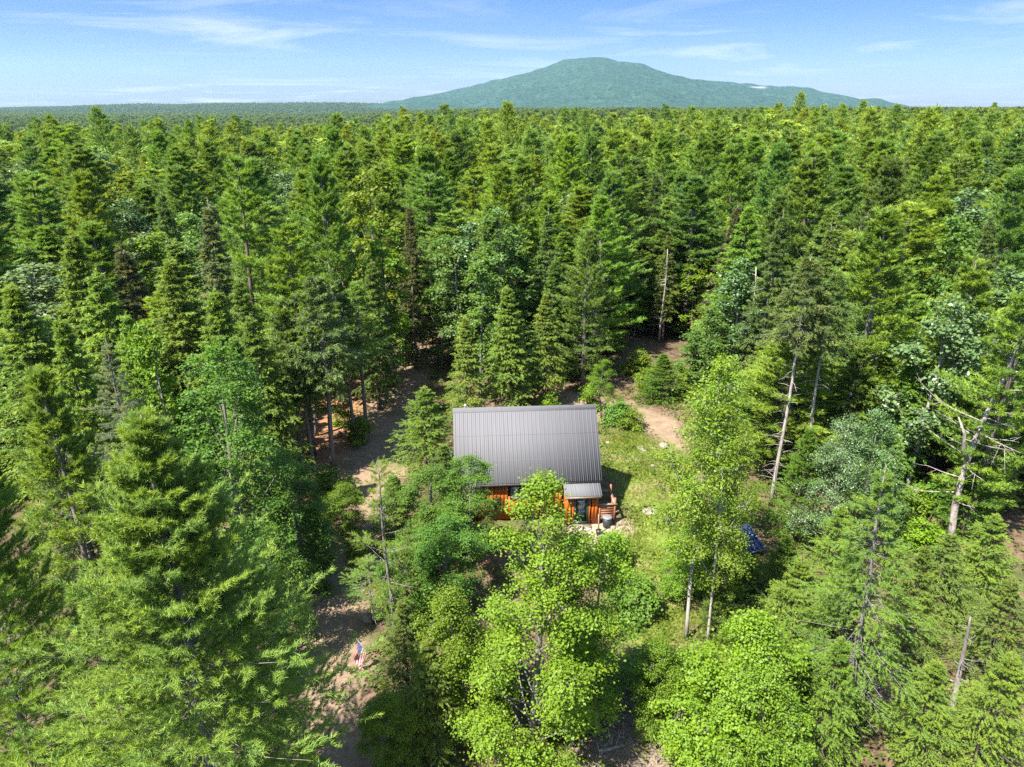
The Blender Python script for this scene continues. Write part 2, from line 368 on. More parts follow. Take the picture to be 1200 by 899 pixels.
# close ones
reg('pineA', 'pine_tree', 'pine tree', 'bark_grey', 'needle', 15.3, 4.3, lambda: conifer(11, 15.3, 4.3, .06, .42, 7, 6, 52, .10, lambda t: (1 - t) ** .82 * min(1, .5 + 2.2 * t), 24, .42, 48, -.05, 7, 13, .15, .017, .62, .28, .22, tr=.13, inner=.16, limb_r=.016, skip=.04))
reg('pineB', 'pine_tree', 'pine tree', 'bark_grey', 'needle', 9.5, 1.7, lambda: conifer(12, 9.5, 1.7, .34, .62, 4, 0, 35, .05, pine_p, 10, .45, 50, .0, 4, 8, .14, .017, .6, .45, .15, tr=.07, dead=16, skip=.2, dead_len=.8))
reg('spruceA', 'spruce_tree', 'spruce tree', 'bark_grey', 'needle', 12, 2.7, lambda: conifer(21, 12, 2.7, .22, .42, 6, -12, 32, -.04, spru_p, 18, .36, 42, .10, 5, 8, .11, .018, .5, .45, .02, tr=.14, dead=60, dead_len=1.9, inner=.3))
reg('hemA', 'hemlock_tree', 'hemlock tree', 'bark_brown', 'needle', 7.5, 2.5, lambda: conifer(31, 7.5, 2.5, .10, .30, 6, 6, 42, -.10, heml_p, 20, .44, 48, .16, 6, 8, .10, .022, .5, .42, -.05, tr=.10, inner=.2))
reg('hemB', 'fir_tree', 'fir tree', 'bark_brown', 'needle', 7, 2.2, lambda: conifer(32, 7, 2.2, .07, .29, 7, 10, 42, -.04, heml_p, 18, .42, 50, .04, 6, 8, .10, .022, .5, .25, .1, tr=.10, inner=.2))
reg('mapleA', 'maple_tree', 'maple tree', 'bark_grey', 'leaf', 11.7, 3.1, lambda: broadleaf(41, 11.7, 3.4, .12, 56, 1050, 54, .078, .12, .22, .28, low=1.0, cone=.7))
reg('mapleB', 'maple_tree', 'maple tree', 'bark_grey', 'leaf', 7, 2.5, lambda: broadleaf(42, 7, 2.5, .15, 24, 620, 50, .092, .09, .32, .28, low=.8))
reg('mapleC', 'maple_tree', 'maple tree', 'bark_grey', 'leaf', 9, 2.0, lambda: broadleaf(43, 9, 2.0, .50, 12, 200, 46, .092, .085, .34, .32, wig=.5, low=.6))
reg('birchA', 'birch_tree', 'birch tree', 'bark_birch', 'leaf', 12.7, 2.2, lambda: broadleaf(44, 12.7, 2.2, .35, 24, 400, 46, .088, .075, .34, .33, wig=.3, low=.5))
reg('aspenA', 'aspen_tree', 'aspen tree', 'bark_grey', 'silver', 10, 2.8, lambda: broadleaf(45, 10, 2.8, .25, 22, 460, 42, .09, .10, .32, .32, low=.6))
reg('oakA', 'oak_tree', 'oak tree', 'bark_grey', 'leaf', 12.9, 3.0, lambda: broadleaf(46, 12.9, 3.0, .18, 30, 560, 48, .11, .15, .28, .32, low=.6))
reg('spruceT', 'spruce_tree', 'spruce tree', 'bark_pale', 'needle', 15, 2.3, lambda: conifer(64, 15, 2.3, .70, .34, 6, -8, 30, -.06, spru_p, 14, .40, 44, .12, 4, 7, .2, .045, .5, .3, .0, tr=.11, dead=55, dead_len=1.1, inner=.3))
reg('spruceG', 'spruce_tree', 'spruce tree', 'bark_grey', 'needle', 12, 2.2, lambda: conifer(65, 12, 2.2, .46, .38, 6, -6, 34, -.05, pine_p, 13, .42, 46, .10, 3, 7, .22, .05, .5, .35, .0, tr=.15, dead=36, dead_len=1.1, inner=.3))
# mid distance
for i, sd_ in enumerate((51, 52, 53, 54)):
    reg('pine%d' % i, 'pine_tree', 'pine tree', ('bark_brown', 'bark_grey')[i % 2], 'needle', 17, 3.4, lambda s=sd_, i=i: conifer(s, 17, 3.4, (.15, .11, .20, .13)[i], (.62, .55, .72, .58)[i], 5, (2, 8, -2, 6)[i], (38, 48, 34, 42)[i], .13, pine_p, 16, .44, 46, -.06, 4, 11, .25, .042, .55, (.3, .25, .42, .35)[i], .28, tr=.2, dead=14, dead_len=1.4))
for i, sd_ in enumerate((61, 62, 63)):
    reg('spruce%d' % i, 'spruce_tree', 'spruce tree', ('bark_brown', 'bark_grey', 'bark_brown')[i], 'needle', 15, 2.3, lambda s=sd_, i=i: conifer(s, 15, (2.2, 2.5, 1.9)[i], (.16, .10, .24)[i], .42, 6, -12, 28, -.06, spru_p, 13, .38, 44, .12, 4, 8, .21, .05, .5, (.25, .4, .35)[i], .0, tr=.16, dead=26, dead_len=1.5, inner=.3))
for i, sd_ in enumerate((71, 72, 73)):
    reg('hem%d' % i, 'hemlock_tree', 'hemlock tree', 'bark_brown', 'needle', 13.5, 2.7, lambda s=sd_, i=i: conifer(s, 13.5, (3.0, 2.6, 3.3)[i], .14, .42, 6, 2, 40, -.17, heml_p, 14, .44, 48, .22, 4, 8, .2, .058, .5, .32, -.05, tr=.16, inner=.25))
for i, sd_ in enumerate((81, 82, 83, 84)):
    reg('dec%d' % i, ('maple_tree', 'birch_tree', 'maple_tree', 'ash_tree')[i], ('maple tree', 'birch tree', 'maple tree', 'ash tree')[i], ('bark_grey', 'bark_birch', 'bark_brown', 'bark_grey')[i], 'leaf', 13, 2.7, lambda s=sd_, i=i: broadleaf(s, 13, (2.7, 2.2, 3.0, 2.5)[i], (.13, .2, .1, .15)[i], 20, 230, 30, .23, .14, .34, .40, low=.6))
reg('asp0', 'aspen_tree', 'aspen tree', 'bark_birch', 'silver', 13, 2.4, lambda: broadleaf(85, 13, 2.4, .3, 18, 220, 28, .2, .12, .34, .4, low=.6))
reg('snag0', 'dead_tree', 'dead tree', 'deadwood', 'deadwood', 12, 1.5, lambda: snag(91, 12, .13, 26, 1.7), 'branches')
reg('snag1', 'dead_tree', 'dead tree', 'deadwood', 'deadwood', 10.5, 1.5, lambda: snag(92, 10.5, .145, 34, 2.4, True), 'branches')
reg('snag2', 'dead_tree', 'dead tree', 'bark_grey', 'bark_grey', 6, 1.0, lambda: snag(93, 6, .14, 14, 1.0), 'branches')
reg('shrubA', 'shrub', 'shrub', 'bark_brown', 'leaf', 2.0, 1.2, lambda: broadleaf(95, 2.0, 1.2, .1, 7, 80, 34, .13, .03, .45, .28, low=1, stems=3), 'foliage')
reg('shrubB', 'shrub', 'shrub', 'bark_brown', 'leaf', 1.6, 1.0, lambda: broadleaf(96, 1.6, 1.0, .1, 6, 55, 34, .12, .03, .45, .26, low=1, stems=3), 'foliage')
reg('sapl', 'fir_sapling', 'sapling', 'bark_brown', 'needle', 2.6, .9, lambda: conifer(97, 2.6, .9, .08, .2, 6, 10, 45, -.05, spru_p, 10, .4, 50, .05, 3, 6, .12, .03, .5, .25, .1, tr=.035))

PC = {'pinelight': (0.150, 0.255, 0.046), 'pine': (0.139, 0.232, 0.043), 'pineblue': (0.108, 0.195, 0.050), 'pineyel': (0.166, 0.246, 0.034), 'spruce': (0.104, 0.162, 0.051), 'sprucebrown': (0.104, 0.115, 0.051), 'sprucegrey': (0.120, 0.160, 0.086), 'hem': (0.136, 0.217, 0.038), 'hemdark': (0.126, 0.201, 0.045), 'fir': (0.127, 0.218, 0.033), 'maple': (0.119, 0.204, 0.018), 'mapledk': (0.091, 0.181, 0.030), 'mapleblue': (0.094, 0.168, 0.040), 'mapleyel': (0.139, 0.190, 0.019), 'birch': (0.129, 0.198, 0.022), 'asp': (0.083, 0.142, 0.049), 'dead': (1.000, 1.000, 1.000)}
PLACED = []
rgl = random.Random(7)
def plant(key, x, y, H, width, col, label, yaw=None, lean=(0, 0), group=None, z=None):
    k = KIND[key]; w, f = meshes(key); z = g1(x, y) - .05 if z is None else z
    r = empty(k['root'], (x, y, z)); r.rotation_euler = (lean[1], lean[0], rgl.uniform(0, 6.28) if yaw is None else yaw)
    sz = H / k['H']; sx = (width / 2 / k['R']) if width else sz
    r.scale = (sx, sx, sz)
    t = bpy.data.objects.new('trunk', w); c = bpy.data.objects.new(k['second'], f)
    for o in (t, c): COL.objects.link(o); o.parent = r
    j = [rgl.uniform(.85, 1.15) for _ in range(3)]; m_ = rgl.uniform(.86, 1.14)
    c.color = tuple(min(1, PC[col][i] * m_ * (1 + (j[i] - 1) * .5)) for i in range(3)) + (1,)
    tag(r, label, k['cat'], group); PLACED.append((x, y, max(.8, (width or 2 * k['R'] * sx) / 2), H, r)); return r
def apex(key, px, py, d, width, col, label, **kw):
    """a tree d metres out whose top is seen at the photo pixel"""
    x, y, z = at_dist(px, py, d); H = z - g1(x, y); 
    if not 1.5 < H < 23: print('CHECK height', key, px, py, d, round(H, 1))
    return plant(key, x, y, max(H, 1.5), width, col, label, **kw)
def rooted(key, px, py, H, width, col, label, **kw):
    x, y = on_ground(px, py); return plant(key, x, y, H, width, col, label, **kw)

# ------------------------------------------------------------------ the ground, split by what covers it
def poly(pts): return np.array([on_ground(*p) for p in pts])
def pdist(x, y, P):
    """signed distance to a polygon (negative inside)"""
    d = np.full(x.shape, 1e9); ins = np.zeros(x.shape, bool)
    for i in range(len(P)):
        a, b = P[i], P[(i + 1) % len(P)]; e = b - a
        t = np.clip(((x - a[0]) * e[0] + (y - a[1]) * e[1]) / (e @ e), 0, 1)
        d = np.minimum(d, np.hypot(x - a[0] - t * e[0], y - a[1] - t * e[1]))
        c = ((a[1] > y) != (b[1] > y)) & (x < (b[0] - a[0]) * (y - a[1]) / (b[1] - a[1] + 1e-12) + a[0]); ins ^= c
    return np.where(ins, -d, d)
def lane(pts):
    L = [on_ground(px - w / 2, py) for px, py, w in pts]; Rr = [on_ground(px + w / 2, py) for px, py, w in pts]
    return np.array(L + Rr[::-1])
TRACK = lane([(395, 960, 170), (390, 899, 130), (388, 840, 95), (388, 770, 92), (388, 710, 85), (408, 660, 76), (428, 612, 56), (437, 575, 60), (440, 545, 90), (458, 500, 75), (470, 455, 60), (484, 418, 42), (486, 400, 30)])
BACK = poly([(610, 470), (650, 458), (705, 464), (755, 474), (795, 494), (805, 518), (788, 532), (765, 512), (720, 496), (690, 494), (640, 482)])
LAWN = poly([(702, 505), (735, 500), (775, 520), (815, 548), (822, 600), (815, 700), (800, 790), (740, 790), (705, 720), (700, 660), (738, 622), (735, 600), (712, 560)])
SAND = poly([(655, 660), (660, 630), (672, 612), (735, 612), (738, 624), (712, 640), (690, 652), (676, 668)])
WORN = poly([(775, 540), (800, 530), (822, 560), (815, 600), (785, 590)])
SLASH = poly([(670, 820), (730, 805), (800, 830), (815, 960), (660, 960)])
GROVE = poly([(330, 472), (395, 446), (462, 398), (505, 396), (500, 440), (470, 500), (452, 560), (400, 590), (330, 560)])
ROCKY = poly([(480, 590), (560, 590), (580, 650), (520, 690), (470, 650)])
def zones(x, y):
    w = .35 * wob(x, y, 1.3, 3) + .18 * wob(x, y, 4.2, 4)
    f = lambda P, s=.45: 1 - smooth(-s, s, pdist(x, y, P) + w)
    tr = np.maximum(f(TRACK, .6), np.maximum(f(BACK, .6), .8 * f(WORN, 1.2)))
    return dict(track=tr, grass=f(LAWN, .8) * (1 - f(WORN, 1.2) * .7), sand=f(SAND, .35), slash=f(SLASH, .8), grove=np.maximum(f(GROVE, 1.0), .6 * f(ROCKY, 1.)))
def ground_material():
    m, t, o = mat('ground'); b = N(t, 'ShaderNodeBsdfPrincipled', ins={'Roughness': .95, 'Specular IOR Level': .15}); v = objco(t)
    A = lambda n: N(t, 'ShaderNodeAttribute', attribute_name=n).outputs['Fac']
    f1 = noise(t, 2.2, 8, .68, v); f2 = noise(t, .45, 4, .6, v); f3 = noise(t, 14, 5, .7, v)
    c = mixrgb(t, ramp(t, f1, .38, .62), (.050, .034, .020), (.125, .082, .050)); c = mixrgb(t, ramp(t, f2, .5, .68), c, (.045, .060, .016))
    gv = mixrgb(t, ramp(t, f1, .35, .65), (.150, .072, .036), (.24, .132, .068)); c = mixrgb(t, A('grove'), c, gv)
    tk = mixrgb(t, ramp(t, f1, .3, .7), (.118, .078, .049), (.208, .148, .096)); tk = mixrgb(t, ramp(t, f3, .52, .75), tk, (.23, .175, .125)); tk = mixrgb(t, M(t, 'MULTIPLY', ramp(t, f2, .52, .7), .55), tk, (.085, .105, .030)); c = mixrgb(t, A('track'), c, tk)
    gr = mixrgb(t, ramp(t, f1, .35, .62), (.070, .110, .016), (.120, .140, .026)); gr = mixrgb(t, M(t, 'MULTIPLY', ramp(t, f2, .48, .66), .75), gr, (.175, .135, .068)); c = mixrgb(t, A('grass'), c, gr)
    sd_ = mixrgb(t, ramp(t, f1, .3, .7), (.20, .145, .10), (.30, .235, .175)); c = mixrgb(t, A('sand'), c, sd_)
    sl = mixrgb(t, ramp(t, f3, .35, .65), (.105, .065, .046), (.25, .185, .135)); c = mixrgb(t, A('slash'), c, sl)
    t.links.new(c, b.inputs['Base Color'])
    bn = N(t, 'ShaderNodeBump', ins={'Strength': .6, 'Distance': .06}); t.links.new(f3, bn.inputs['Height']); t.links.new(bn.outputs[0], b.inputs['Normal'])
    t.links.new(b.outputs[0], o.inputs[0]); return m
MT['ground'] = ground_material()
NX0, NX1, NY0, NY1, CELL = -32, 32, 15, 79, .25
gx, gy = np.meshgrid(np.arange(NX0, NX1 + 1e-6, CELL), np.arange(NY0, NY1 + 1e-6, CELL))
rj = np.random.default_rng(3); inn = (gx > NX0) & (gx < NX1) & (gy > NY0) & (gy < NY1)
gx = gx + inn * rj.uniform(-.07, .07, gx.shape); gy = gy + inn * rj.uniform(-.07, .07, gx.shape)
Z_ = zones(gx, gy); gz = gh(gx, gy) + rj.normal(size=gx.shape) * .012 - .06 * Z_['track'] + .05 * wob(gx, gy, 2.6, 5) * (1 - Z_['sand'])
ny_, nx_ = gx.shape
def face_quads(ny, nx):
    i, j = np.meshgrid(np.arange(ny - 1), np.arange(nx - 1), indexing='ij'); a = i * nx + j
    return np.stack([a, a + 1, a + nx + 1, a + nx], axis=-1).reshape(-1, 4)
Q = face_quads(ny_, nx_); zf = {k: Z_[k].ravel()[Q].mean(1) for k in Z_}
cls = np.zeros(len(Q), int); cls[zf['grass'] > .5] = 2; cls[zf['track'] > .5] = 1; cls[zf['sand'] > .5] = 3
V_ = np.stack([gx.ravel(), gy.ravel(), gz.ravel()], 1)
for ci, nm in enumerate(('ground', 'dirt_track', 'lawn', 'gravel_apron')):
    q = Q[cls == ci]; ids, inv = np.unique(q, return_inverse=True); q = inv.reshape(-1, 4); mb = MB(); mb.add(V_[ids], np.concatenate([q[:, :3], q[:, [0, 2, 3]]]))
    o = mb.build(nm, MT['ground'], None, True); tag(o, kind='structure')
    for k in Z_:
        at = o.data.attributes.new(k, 'FLOAT', 'POINT'); at.data.foreach_set('value', Z_[k].ravel()[ids].astype(np.float32))
# the same ground, coarser, on to the horizon
def grow(a, b, s0, f):
    out = [a]; s = s0
    while abs(out[-1] - a) < abs(b - a): out.append(out[-1] + (s if b > a else -s)); s *= f
    return out
xs = sorted(set(grow(NX1, 9000, 3, 1.16) + grow(NX0, -9000, 3, 1.16) + list(np.arange(NX0, NX1, 4.)) + [NX1]))
ys = sorted(set(grow(NY1, 9500, 3, 1.13) + grow(NY0, -300, 4, 1.3) + list(np.arange(NY0, NY1, 4.)) + [NY1]))
fx, fy = np.meshgrid(xs, ys); fz = gh(fx, np.maximum(fy, 0)); fz = np.where((fx >= NX0) & (fx <= NX1) & (fy >= NY0) & (fy <= NY1), fz - .05, fz); fq = face_quads(*fx.shape)
cxm = fx.ravel()[fq].mean(1); cym = fy.ravel()[fq].mean(1); fq = fq[~((cxm > NX0) & (cxm < NX1) & (cym > NY0) & (cym < NY1))]
MT['floor'] = plain('forest_floor', (.035, .050, .016), .95, .4, .8)
mb = MB(); mb.add(np.stack([fx.ravel(), fy.ravel(), fz.ravel()], 1), np.concatenate([fq[:, :3], fq[:, [0, 2, 3]]])); tag(mb.build('terrain', MT['floor'], None, True), kind='structure')
GROUND_MIN = float(fz.min())

# ------------------------------------------------------------------ mountain and far hills
def range_mesh(name, prof, D, Wf, Wb, x0, x1, nx, ny, rough, base, material, bare=None):
    pr = np.array([at_dist(px, py, D) for px, py in prof]); X = np.linspace(x0, x1, nx); Y = np.linspace(D - Wf, D + Wb, ny)
    mx, my = np.meshgrid(X, Y); top = np.interp(mx + .12 * (my - D) * np.sin(mx / 700), pr[:, 0], pr[:, 2], left=base, right=base)
    for _ in range(2): top = (np.roll(top, 1, 1) + top * 2 + np.roll(top, -1, 1)) / 4
    t = np.where(my < D, (D - my) / Wf, (my - D) / Wb); g = (1 - smooth(0, 1, t)) * .75 + .25 * (1 - t)
    s = 6.0 / Wf; z = base + (top - base) * g + rough * (np.abs(wob(mx, my, s, 1)) * -1 + .5 * wob(mx, my, s * 3, 2)) * np.clip(4 * t * (1 - t), 0, 1) * np.clip((top - base - 40) / 150, 0, 1) + rough * .12 * wob(mx, my, s * 9, 3)
    q = face_quads(*mx.shape); mb = MB(); bare_w = np.zeros(mx.size)
    if bare is not None:
        bare_w = np.clip(1.4 - np.hypot((mx - bare[0]) / bare[2], (my - bare[1]) / bare[3]), 0, 1).ravel()
    mb.add(np.stack([mx.ravel(), my.ravel(), z.ravel()], 1), np.concatenate([q[:, :3], q[:, [0, 2, 3]]]), bare_w)
    return tag(mb.build(name, material, None, True), kind='structure'), (mx, my, z)
def wooded(name, s):
    m, t, o = mat(name); b = N(t, 'ShaderNodeBsdfPrincipled', ins={'Roughness': .9, 'Specular IOR Level': .1}); v = objco(t)
    f1 = noise(t, s, 6, .75, v); f2 = noise(t, s * .12, 5, .6, v); mpn = N(t, 'ShaderNodeMapping'); mpn.inputs['Scale'].default_value = (1, .35, 1.6); t.links.new(v, mpn.inputs['Vector'])
    f3 = noise(t, s * .5, 6, .8, mpn.outputs[0])
    c = mixrgb(t, ramp(t, f1, .36, .64), (.004, .017, .013), (.033, .072, .044)); c = mixrgb(t, M(t, 'MULTIPLY', ramp(t, f2, .42, .62), 0.6), c, (.016, .036, .018)); c = mixrgb(t, M(t, 'MULTIPLY', ramp(t, f3, .5, .64), .5), c, (.008, .020, .010))
    at = N(t, 'ShaderNodeAttribute', attribute_name='tint'); c = mixrgb(t, at.outputs['Fac'], c, (.25, .24, .21)); t.links.new(c, b.inputs['Base Color'])
    bn = N(t, 'ShaderNodeBump', ins={'Strength': 1.0, 'Distance': 10.0}); t.links.new(f1, bn.inputs['Height']); t.links.new(bn.outputs[0], b.inputs['Normal']); t.links.new(b.outputs[0], o.inputs[0]); return m
MT['mount'] = wooded('wooded_mountain', .035); MT['hills'] = wooded('wooded_hills', .06)
DM = 6200.0
bare = at_dist(884, 113, DM - 300)
range_mesh('mountain', [(380, 131), (440, 125), (480, 119), (510, 112), (540, 105), (580, 95), (615, 86), (640, 78), (658, 71), (675, 67.5), (690, 66.5), (708, 68), (728, 74), (748, 81), (770, 87), (800, 91.5), (840, 95.5), (880, 99), (920, 104), (955, 111), (985, 119.5), (1005, 128), (1025, 138)],
           DM, 2600, 2600, -2300, 4400, 320, 120, 60, -24, MT['mount'], (bare[0], DM - 380, 50, 75))
_, HILL = range_mesh('hills', [(-500, 129), (-200, 127), (0, 128), (60, 127), (110, 126), (150, 124), (175, 123.2), (215, 124.6), (270, 122.6), (330, 122.6), (385, 121.8), (430, 122.8), (470, 124.3), (520, 126.3), (600, 129), (700, 134)], 5200, 2300, 1300, -6200, 1500, 260, 110, 16, -28, MT['hills'])

# ------------------------------------------------------------------ cabin
MT['roof'] = plain('grey_metal_roofing', (.104, .102, .106), .9, .06, 1.2, .0, 0, .15, (5, .35, .35))
MT['trim'] = plain('dark_trim', (.035, .033, .033), .5)
def stained(name, a, b_):
    m, t, o = mat(name); b = N(t, 'ShaderNodeBsdfPrincipled', ins={'Roughness': .55, 'Specular IOR Level': .3}); v = objco(t)
    mpn = N(t, 'ShaderNodeMapping'); mpn.inputs['Scale'].default_value = (14, 14, 1.2); t.links.new(v, mpn.inputs['Vector']); f = noise(t, 1.3, 6, .65, mpn.outputs[0], .8)
    c = mixrgb(t, ramp(t, f, .32, .68), a, b_); at = N(t, 'ShaderNodeAttribute', attribute_name='tint'); c2 = mixrgb(t, 1.0, c, (.62, .55, .5), 'MULTIPLY'); c = mixrgb(t, at.outputs['Fac'], c2, c)
    t.links.new(c, b.inputs['Base Color']); t.links.new(b.outputs[0], o.inputs[0]); return m
MT['siding'] = stained('orange_stained_siding', (.34, .070, .008), (.50, .130, .014))
MT['deckwood'] = stained('reddish_deck_wood', (.18, .070, .035), (.29, .125, .065))
MT['greywood'] = stained('weathered_wood', (.17, .135, .10), (.27, .225, .175))
MT['white'] = plain('white_paint', (.45, .44, .42), .5, .08)
MT['doorgreen'] = plain('dark_green_paint', (.012, .035, .026), .35, .15)
def glass_mat():
    m, t, o = mat('window_glass'); g = N(t, 'ShaderNodeBsdfGlossy', ins={'Roughness': .03, 'Color': (.85, .9, 1, 1)}); tr = N(t, 'ShaderNodeBsdfTransparent', ins={'Color': (.72, .78, .80, 1)}); mx = N(t, 'ShaderNodeMixShader', ins={0: .16})
    t.links.new(tr.outputs[0], mx.inputs[1]); t.links.new(g.outputs[0], mx.inputs[2]); t.links.new(mx.outputs[0], o.inputs[0]); return m
MT['glass'] = glass_mat()
rc = np.random.default_rng(17); RISE = 3.268
cab = empty('cabin', (.732, 37.456, -.374), R_(3.9)); cab.scale = (1.017,) * 3
tag(cab, 'orange stained cabin with a steep grey metal roof in the forest clearing', 'cabin')
RZ, RUN, PITCHK, HX, WX, WY, Z0 = 6.15, 2.72, 3.4 / 2.83, 4.03, 3.7, 2.45, .5
def slope(name, y0, z0, y1, z1, x0, x1, ribs, th=.05):
    """a sloping ribbed metal roof from the upper line (y0,z0) to the lower line (y1,z1)"""
    mb = MB(); L = math.hypot(y1 - y0, z1 - z0); ny, nz = -(z1 - z0) / L * (1 if y1 > y0 else -1), abs(y1 - y0) / L; ny = abs(ny) * (1 if y1 > y0 else -1)
    v = [(x, y + ny * k, z + nz * k) for k in (0, th) for (y, z) in ((y0, z0), (y1, z1)) for x in (x0, x1)]
    q = [(0, 2, 3, 1), (4, 5, 7, 6), (0, 1, 5, 4), (2, 6, 7, 3), (0, 4, 6, 2), (1, 3, 7, 5)]; mb.add(v, [t for a, b, c, d in q for t in ((a, b, c), (a, c, d))])
    for i in range(ribs):
        x = x0 + (x1 - x0) * (i + .5) / ribs
        for dx, w, h in ((0, .028, .019), ((x1 - x0) / ribs * .5, .014, .008)):
            k = th + h; r0 = [(x + dx - w, y + ny * (th - .004), z + nz * (th - .004)) for y, z in ((y0, z0), (y1, z1))]; r1 = [(x + dx + w, a[1], a[2]) for a in r0]
            tp = [(x + dx + e * w * .45, y + ny * k, z + nz * k) for y, z in ((y0, z0), (y1, z1)) for e in (-1, 1)]
            vv = r0 + r1 + tp; mb.add(vv, [(0, 4, 6), (0, 6, 1), (4, 5, 7), (4, 7, 6), (5, 2, 3), (5, 3, 7), (1, 6, 7), (1, 7, 3)])
    if ribs > 20:
        for q_ in (.36, .70):
            ya, za = y0 + (y1 - y0) * q_, z0 + (z1 - z0) * q_; yb, zb = y0 + (y1 - y0) * (q_ + .006), z0 + (z1 - z0) * (q_ + .006); k0, k1 = th - .002, th + .006
            vv = [(x, y + ny * k, z + nz * k) for k in (k0, k1) for (y, z) in ((ya, za), (yb, zb)) for x in (x0 + .01, x1 - .01)]; mb.add(vv, [t for a, b, c, d in q for t in ((a, b, c), (a, c, d))])
    return mb.build(name, MT['roof'], cab)
slope('roof', 0, RZ, -RUN, RZ - RISE, -HX, HX, 36); slope('roof', 0, RZ, RUN, RZ - RISE, -HX, HX, 36)
mb = MB()
for s in (-1, 1):
    v = [(x, y, z) for x in (-HX - .02, HX + .02) for y, z in ((0, RZ + .125), (s * .17, RZ - .085), (s * .17, RZ - .11), (0, RZ + .09))]
    mb.add(v, [(0, 4, 5), (0, 5, 1), (1, 5, 6), (1, 6, 2), (0, 1, 2), (0, 2, 3), (4, 6, 5), (4, 7, 6)])
mb.build('ridge_cap', MT['roof'], cab)
for s in (-1, 1):                                              # eave boards and the sloping boards of the gables
    mb = MB(); mb.box(-HX + .03, HX - .03, s * RUN - .02, s * RUN + .02, RZ - RISE - .17, RZ - RISE - .005); mb.build('eave_board', MT['trim'], cab)
    for e in (-1, 1):
        mb = MB(); mb.beam((e * (HX - .03), s * .02, RZ - .10), (e * (HX - .03), s * (RUN - .03), RZ - RISE - .07), .04, .16); mb.build('gable_board', MT['trim'], cab)
def siding(a, b, fixed, along, z0, topf, holes=(), bw=.2):
    """upright boards with small gaps; one wall, its boards set at slightly different depths"""
    mb = MB(); n = max(1, round((b - a) / bw)); w = (b - a) / n
    for i in range(n):
        p0, p1 = a + i * w + .006, a + (i + 1) * w - .006; dpt = rc.uniform(-.006, .006); segs = [(z0, None)]
        for h0, h1, hz0, hz1 in holes:
            if p1 > h0 and p0 < h1: segs = [(z0, hz0), (hz1, None)]
        for s0, s1 in segs:
            t0, t1 = (topf(p0), topf(p1)) if s1 is None else (s1, s1)
            if min(t0, t1) - s0 < .02: continue
            f0, f1 = fixed - .03 + dpt, fixed + .03 + dpt
            c = [(p0, f0, s0), (p1, f0, s0), (p0, f1, s0), (p1, f1, s0), (p0, f0, t0), (p1, f0, t1), (p0, f1, t0), (p1, f1, t1)]
            if along == 'y': c = [(f, p, z) for p, f, z in c]
            q = [(0, 2, 3, 1), (4, 5, 7, 6), (0, 1, 5, 4), (2, 6, 7, 3), (0, 4, 6, 2), (1, 3, 7, 5)]; mb.add(c, [t for A_, B_, C_, D_ in q for t in ((A_, B_, C_), (A_, C_, D_))], rc.uniform(0, 1))
    return mb.build('wall', MT['siding'], cab)
roofz = lambda y: RZ - abs(y) * PITCHK - .06
WIN = (-1.0, .16, 1.92, 2.62)
siding(-WX, WX, -WY, 'x', Z0, lambda x: roofz(WY), [WIN, (2.05, 3.75, Z0, 2.6)]); siding(-WX, WX, WY, 'x', Z0, lambda x: roofz(WY))
siding(-WY + .04, WY - .04, -WX, 'y', Z0, roofz); siding(-WY + .04, WY - .04, WX, 'y', Z0, roofz)
mb = MB(); mb.box(-WX + .05, WX - .05, -WY + .06, WY - .06, Z0 - .04, Z0 + .05); mb.build('floor', MT['greywood'], cab)
for x in (-3.4, -1.2, 1.2, 3.4):
    for y in (-2.2, 0, 2.2): mb = MB(); mb.box(x - .12, x + .12, y - .12, y + .12, -.2, Z0 - .04); mb.build('pier', MT['trim'], cab)
# window with two sashes and white curtains
w = bpy.data.objects.new('window', None); COL.objects.link(w); w.parent = cab
def fr(x0, x1, z0, z1, y, wd, name, material, parent, d=.05):
    mb = MB(); mb.box(x0, x1, y - d, y + d, z0, z0 + wd); mb.box(x0, x1, y - d, y + d, z1 - wd, z1); mb.box(x0, x0 + wd, y - d + .002, y + d - .002, z0 + wd, z1 - wd); mb.box(x1 - wd, x1, y - d + .002, y + d - .002, z0 + wd, z1 - wd); return mb.build(name, material, parent)
fr(WIN[0], WIN[1], WIN[2], WIN[3], -WY - .02, .06, 'frame', MT['trim'], w, .06)
xm = (WIN[0] + WIN[1]) / 2
for x0, x1 in ((WIN[0] + .06, xm - .03), (xm + .03, WIN[1] - .06)):
    mb = MB(); mb.box(x0, x1, -WY - .035, -WY - .025, WIN[2] + .06, WIN[3] - .06); mb.build('pane', MT['glass'], w)
mb = MB(); mb.box(xm - .03, xm + .03, -WY - .07, -WY + .03, WIN[2] + .06, WIN[3] - .06); mb.build('mullion', MT['trim'], w)
mb = MB(); mb.box(WIN[0] - .05, WIN[1] + .05, -WY - .13, -WY - .03, WIN[2] - .05, WIN[2] - .002); mb.build('sill', MT['trim'], w)
def curtain(x0, x1, z0, z1, y):
    mb = MB(); xs_ = np.linspace(x0, x1, 25); yy = y + .025 * np.sin(np.arange(25) * 1.9); v = [(x, yy[i], z) for z in (z0, z1) for i, x in enumerate(xs_)]
    mb.add(v, [t for i in range(24) for t in ((i, i + 1, i + 26), (i, i + 26, i + 25))]); return mb.build('curtain', MT['white'], w)
curtain(WIN[0] + .07, xm - .06, WIN[2] + .16, WIN[3] - .05, -WY + .10); curtain(xm + .18, xm + .30, WIN[2] + .06, WIN[3] - .05, -WY + .10)
